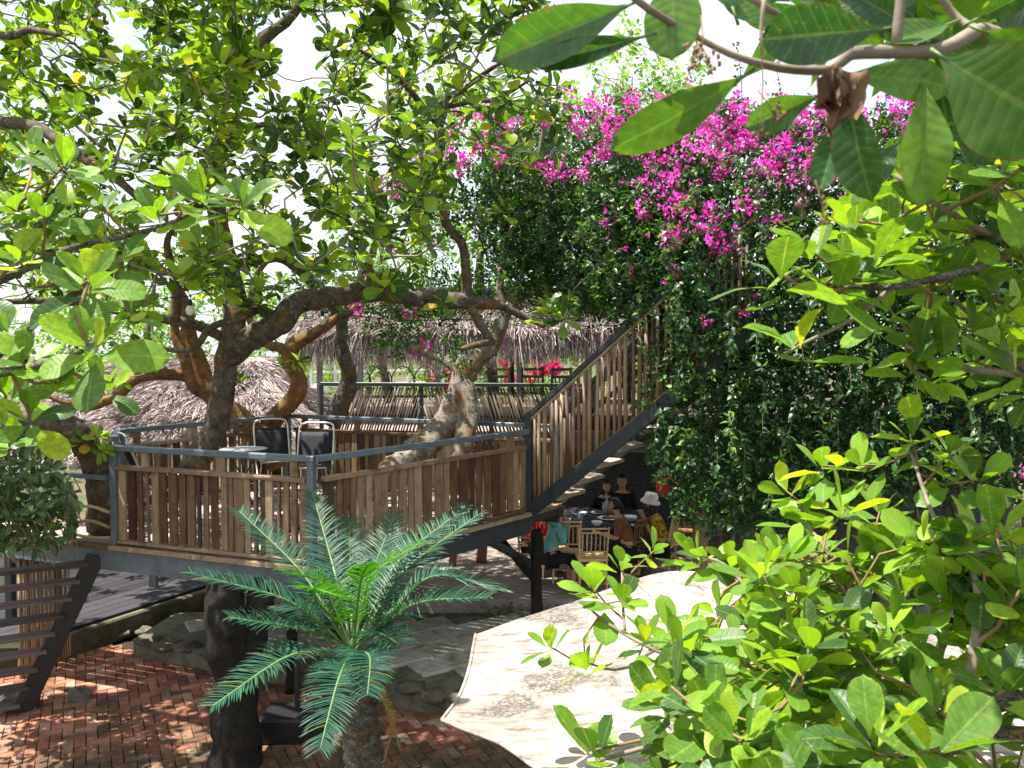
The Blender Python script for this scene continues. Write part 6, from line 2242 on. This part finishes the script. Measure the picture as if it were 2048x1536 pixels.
# lower right shrub: rosettes in the order seen, then filler between them
man = [(1245, 1130, 3.2, .13), (1310, 1100, 3.2, .13), (1185, 1175, 3.1, .15), (1250, 1200, 3.0, .14), (1095, 1290, 3.1, .13), (1170, 1330, 3.0, .13), (1290, 1280, 2.9, .13), (1390, 1110, 3.2, .15), (1455, 1120, 3.1, .15), (1500, 1180, 3.0, .14), (1600, 1040, 2.7, .16), (1690, 1020, 2.6, .16), (1720, 930, 2.7, .15), (1640, 930, 2.8, .15), (1570, 980, 2.9, .15), (1820, 870, 2.7, .13), (1900, 900, 2.6, .13), (1960, 960, 2.5, .15), (1920, 1100, 2.3, .16), (1830, 1090, 2.4, .15), (1990, 1060, 2.2, .16), (1760, 1130, 2.6, .14),
       (1540, 1240, 2.7, .13), (1430, 1220, 2.8, .13), (1640, 1170, 2.7, .13), (1480, 1330, 2.4, .14), (1390, 1380, 2.3, .14), (1330, 1240, 2.8, .12), (1190, 1500, 2.0, .17, 7), (1330, 1400, 2.1, .16), (1500, 1460, 1.9, .17), (1620, 1390, 2.0, .16), (1700, 1330, 2.1, .15), (1800, 1260, 2.2, .15), (1880, 1200, 2.2, .15), (1960, 1250, 2.1, .15), (1740, 1480, 1.55, .18, 8), (1880, 1500, 1.5, .18, 8), (1660, 1540, 1.6, .18), (1560, 1560, 1.6, .17), (1420, 1530, 1.9, .15), (2010, 1380, 1.8, .16), (2040, 1180, 2.0, .16), (1450, 1590, 1.7, .15), (1840, 1380, 1.9, .13), (1600, 1300, 2.3, .13), (1320, 1540, 2.1, .13), (1760, 1020, 2.9, .14), (1680, 1250, 2.5, .12), (1560, 1120, 2.9, .13), (1400, 1290, 2.7, .12)]
ros2 += man
for i in range(240):
    px = RND.uniform(1330, 2150)
    py = RND.uniform(1080, 1600)
    if px < 1500 and py < 1250: continue
    if px > 1700 and py > 1330 and RND.random() < .6: continue
    if px < 1420 and py < 1330 and RND.random() < .6: continue
    ros2.append((px, py, RND.uniform(2.2, 3.4) - (py - 1080) / 520 * .7, .13, RND.randint(5, 8)))
near_tree('low cashew with bright green rosettes growing over the canvas canopy at lower right', [
    ([(2350, 1480, 2.3), (2200, 1450, 2.2), (2060, 1405, 2.15), (1900, 1395, 2.2), (1780, 1380, 2.25), (1640, 1375, 2.3), (1500, 1360, 2.4)], [.034, .03, .026, .022, .018, .014, .009]),
    ([(2200, 1540, 2.0), (2048, 1470, 1.95), (1930, 1490, 1.9), (1800, 1530, 1.8), (1700, 1600, 1.7)], [.024, .02, .017, .013, .008]),
    ([(1930, 1490, 1.95), (1935, 1380, 1.95), (1950, 1290, 2.0), (1955, 1180, 2.1), (1920, 1100, 2.2), (1870, 1040, 2.4), (1820, 900, 2.65)], [.014, .013, .012, .011, .009, .007, .005]),
    ([(1640, 1375, 2.3), (1560, 1290, 2.5), (1510, 1200, 2.8), (1450, 1130, 3.0), (1390, 1110, 3.15)], [.011, .010, .008, .006, .004]),
    ([(1500, 1360, 2.4), (1400, 1330, 2.6), (1310, 1300, 2.8), (1220, 1250, 2.95), (1160, 1200, 3.05)], [.008, .008, .007, .006, .004]),
    ([(1310, 1300, 2.8), (1230, 1340, 2.95), (1140, 1310, 3.05)], [.006, .005, .003]),
    ([(1250, 1260, 2.95), (1245, 1200, 3.1), (1244, 1140, 3.2)], [.006, .005, .004]),
    ([(1780, 1380, 2.25), (1720, 1220, 2.45), (1640, 1080, 2.6), (1600, 1040, 2.7)], [.012, .010, .007, .005]),
    ([(1640, 1375, 2.3), (1500, 1450, 2.1), (1350, 1480, 2.05), (1200, 1520, 2.0)], [.010, .009, .007, .005])],
    ros2, P(2300, 1500, 2.3), .14, 9, 300, (.25, 1.0), face=.3)

# small leafy creeper and weeds by the forked post
for (px, py, z, n_, lb) in [(1030, 1222, ZP, 70, 'patch of small green weeds left of the black forked post'), (1120, 1215, ZP, 60, 'patch of small green weeds right of the black forked post'), (400, 1290, ZB, 90, 'tuft of pale grass at the foot of the charred trunk post')]:
    c = G(px, py, z)
    if n_ == 90:
        n = 260
        rt = np.array([tuple(c + V(RND.gauss(0, .22), RND.gauss(0, .10), 0)) for _ in range(n)])
        dr = np.array([tuple(V(RND.gauss(0, .5), RND.gauss(0, .5), 1).normalized()) for _ in range(n)])
        o = strands('grass_tuft', M['grass'], rt, dr, rng.uniform(.05, .14, n), rng.uniform(.002, .004, n), None, .2)
    else:
        lv = Leaves()
        for i in range(n_):
            lv.rosette(c + V(RND.gauss(0, .22), RND.gauss(0, .13), RND.uniform(.0, .10)), V(RND.gauss(0, .3), RND.gauss(0, .3), 1), 5, .05, 30, 90, .3, 1)
        o = lv.mesh('ground_weeds', M['boug_leaf'], T_PT, None)
    tag(o, lb, kind='stuff')
# fallen leaves on the bricks and the deck
FL_SP = [(350, 1502), (560, 1500), (120, 1500), (238, 1462), (860, 1452), (640, 1408)]
FL_LB = ['dry leaf on the bricks left of the charred trunk post', 'dry leaf on the bricks between charred post and sago palm', 'dry leaf on the bricks in front of the left steps', 'dry leaf on the bricks in the middle of the sunny patch edge', 'dry leaf on the bricks by the canvas canopy corner', 'dry leaf on the bricks behind the low black box',
         'dry leaf on the deck planks left of the glass table', 'dry leaf on the deck planks under the glass table', 'dry leaf on the deck planks near the stairs']
for i in range(9):
    if i < 6:
        p = G(*FL_SP[i], ZB) + V(0, 0, .012)
    else:
        p = (V(-4.1, 9.4, ZD + .01), V(-3.5, 10.5, ZD + .01), V(-.6, 10.3, ZD + .01))[i - 6]
    me_ = MID_ME[i % 3].copy() if i < 3 else fall[i % 3]
    if i < 3:
        me_.materials.clear(); me_.materials.append(M['dry'] if i else M['bamboo'])
        fall = (fall if i else []) + [me_]
    o = link(bpy.data.objects.new('fallen_leaf', me_))
    L = RND.uniform(.07, .11)
    o.location = p
    o.rotation_euler = (RND.uniform(-.15, .15), RND.uniform(-.15, .15), RND.uniform(0, 6.28))
    o.scale = (L, L, L)
    tag(o, FL_LB[i], 'leaf', 'fallen leaves')

# ------------------------------------------------------------------ trees behind
def back_tree(label, x, y, h, rad, n, L=.22, mat='far_leaf', zlo=.35):
    r = thing('background_tree', label, 'tree', V(x, y, ZB), 'trees behind the garden')
    sk = Skel()
    tr_ = [V(x, y, ZB), V(x + .2, y, h * .25), V(x - .1, y, h * .5), V(x + .1, y, h * .8)]
    MB().tube(tr_, [.16, .13, .10, .04], 9, .3, .15, 3).build('trunk', M['bark_grey'], r, True)
    sk.limb(tr_, [.16, .13, .10, .04], .3)
    tips = []
    while len(tips) < n:
        q = V(RND.uniform(-1, 1), RND.uniform(-1, 1), RND.uniform(-1, 1))
        if q.length > 1: continue
        p = V(x + q.x * rad, y + q.y * rad, h * (1 + zlo) / 2 + q.z * h * (1 - zlo) / 2)
        if noise.noise(p * .6) < -.15: continue
        tips.append(p)
    mb = MB()
    dirs = sk.grow(tips, mb, .008, .25, n=4)
    mb.build('twigs', M['twig'], r, True, kind='stuff')
    lv = Leaves()
    for t, d in zip(tips, dirs):
        for k in range(3):
            lv.rosette(t + V(RND.gauss(0, .18), RND.gauss(0, .18), RND.gauss(0, .18)), d * .5 + V(0, 0, .6), 7, L, 30, 110, .0, 1)
    lv.mesh('crown', M[mat], T_FAR, r)


back_tree('tree with small leaves behind the left of the deck canopy', -8.5, 19, 6.4, 3.0, 150, .17)
back_tree('slim tree behind the centre of the deck canopy', -3.6, 22, 8.0, 2.2, 140, .17)
back_tree('light green tree rising behind the bougainvillea left of the overhanging branch', 2.2, 16.5, 10.0, 2.3, 260, .16, zlo=.5)
back_tree('loose tree behind the top of the bougainvillea near the middle', -.6, 17.5, 9.6, 2.0, 170, .16, zlo=.45)
back_tree('dense tree behind the upper right of the bougainvillea', 9.5, 15.5, 8.0, 3.0, 200, .18)
back_tree('wide low tree beyond the pavilion at the left', -7.5, 29, 6.0, 3.6, 150, .24, zlo=.2)
back_tree('wide low tree beyond the white bridge', -1.5, 33, 6.5, 4.0, 160, .26, zlo=.15)
back_tree('round low tree far beyond the terrace at right', 5.0, 32, 6.5, 4.0, 160, .26, zlo=.15)
back_tree('low leafy tree far behind the low thatched roof', -14, 26, 6.0, 4.0, 160, .25, zlo=.2)
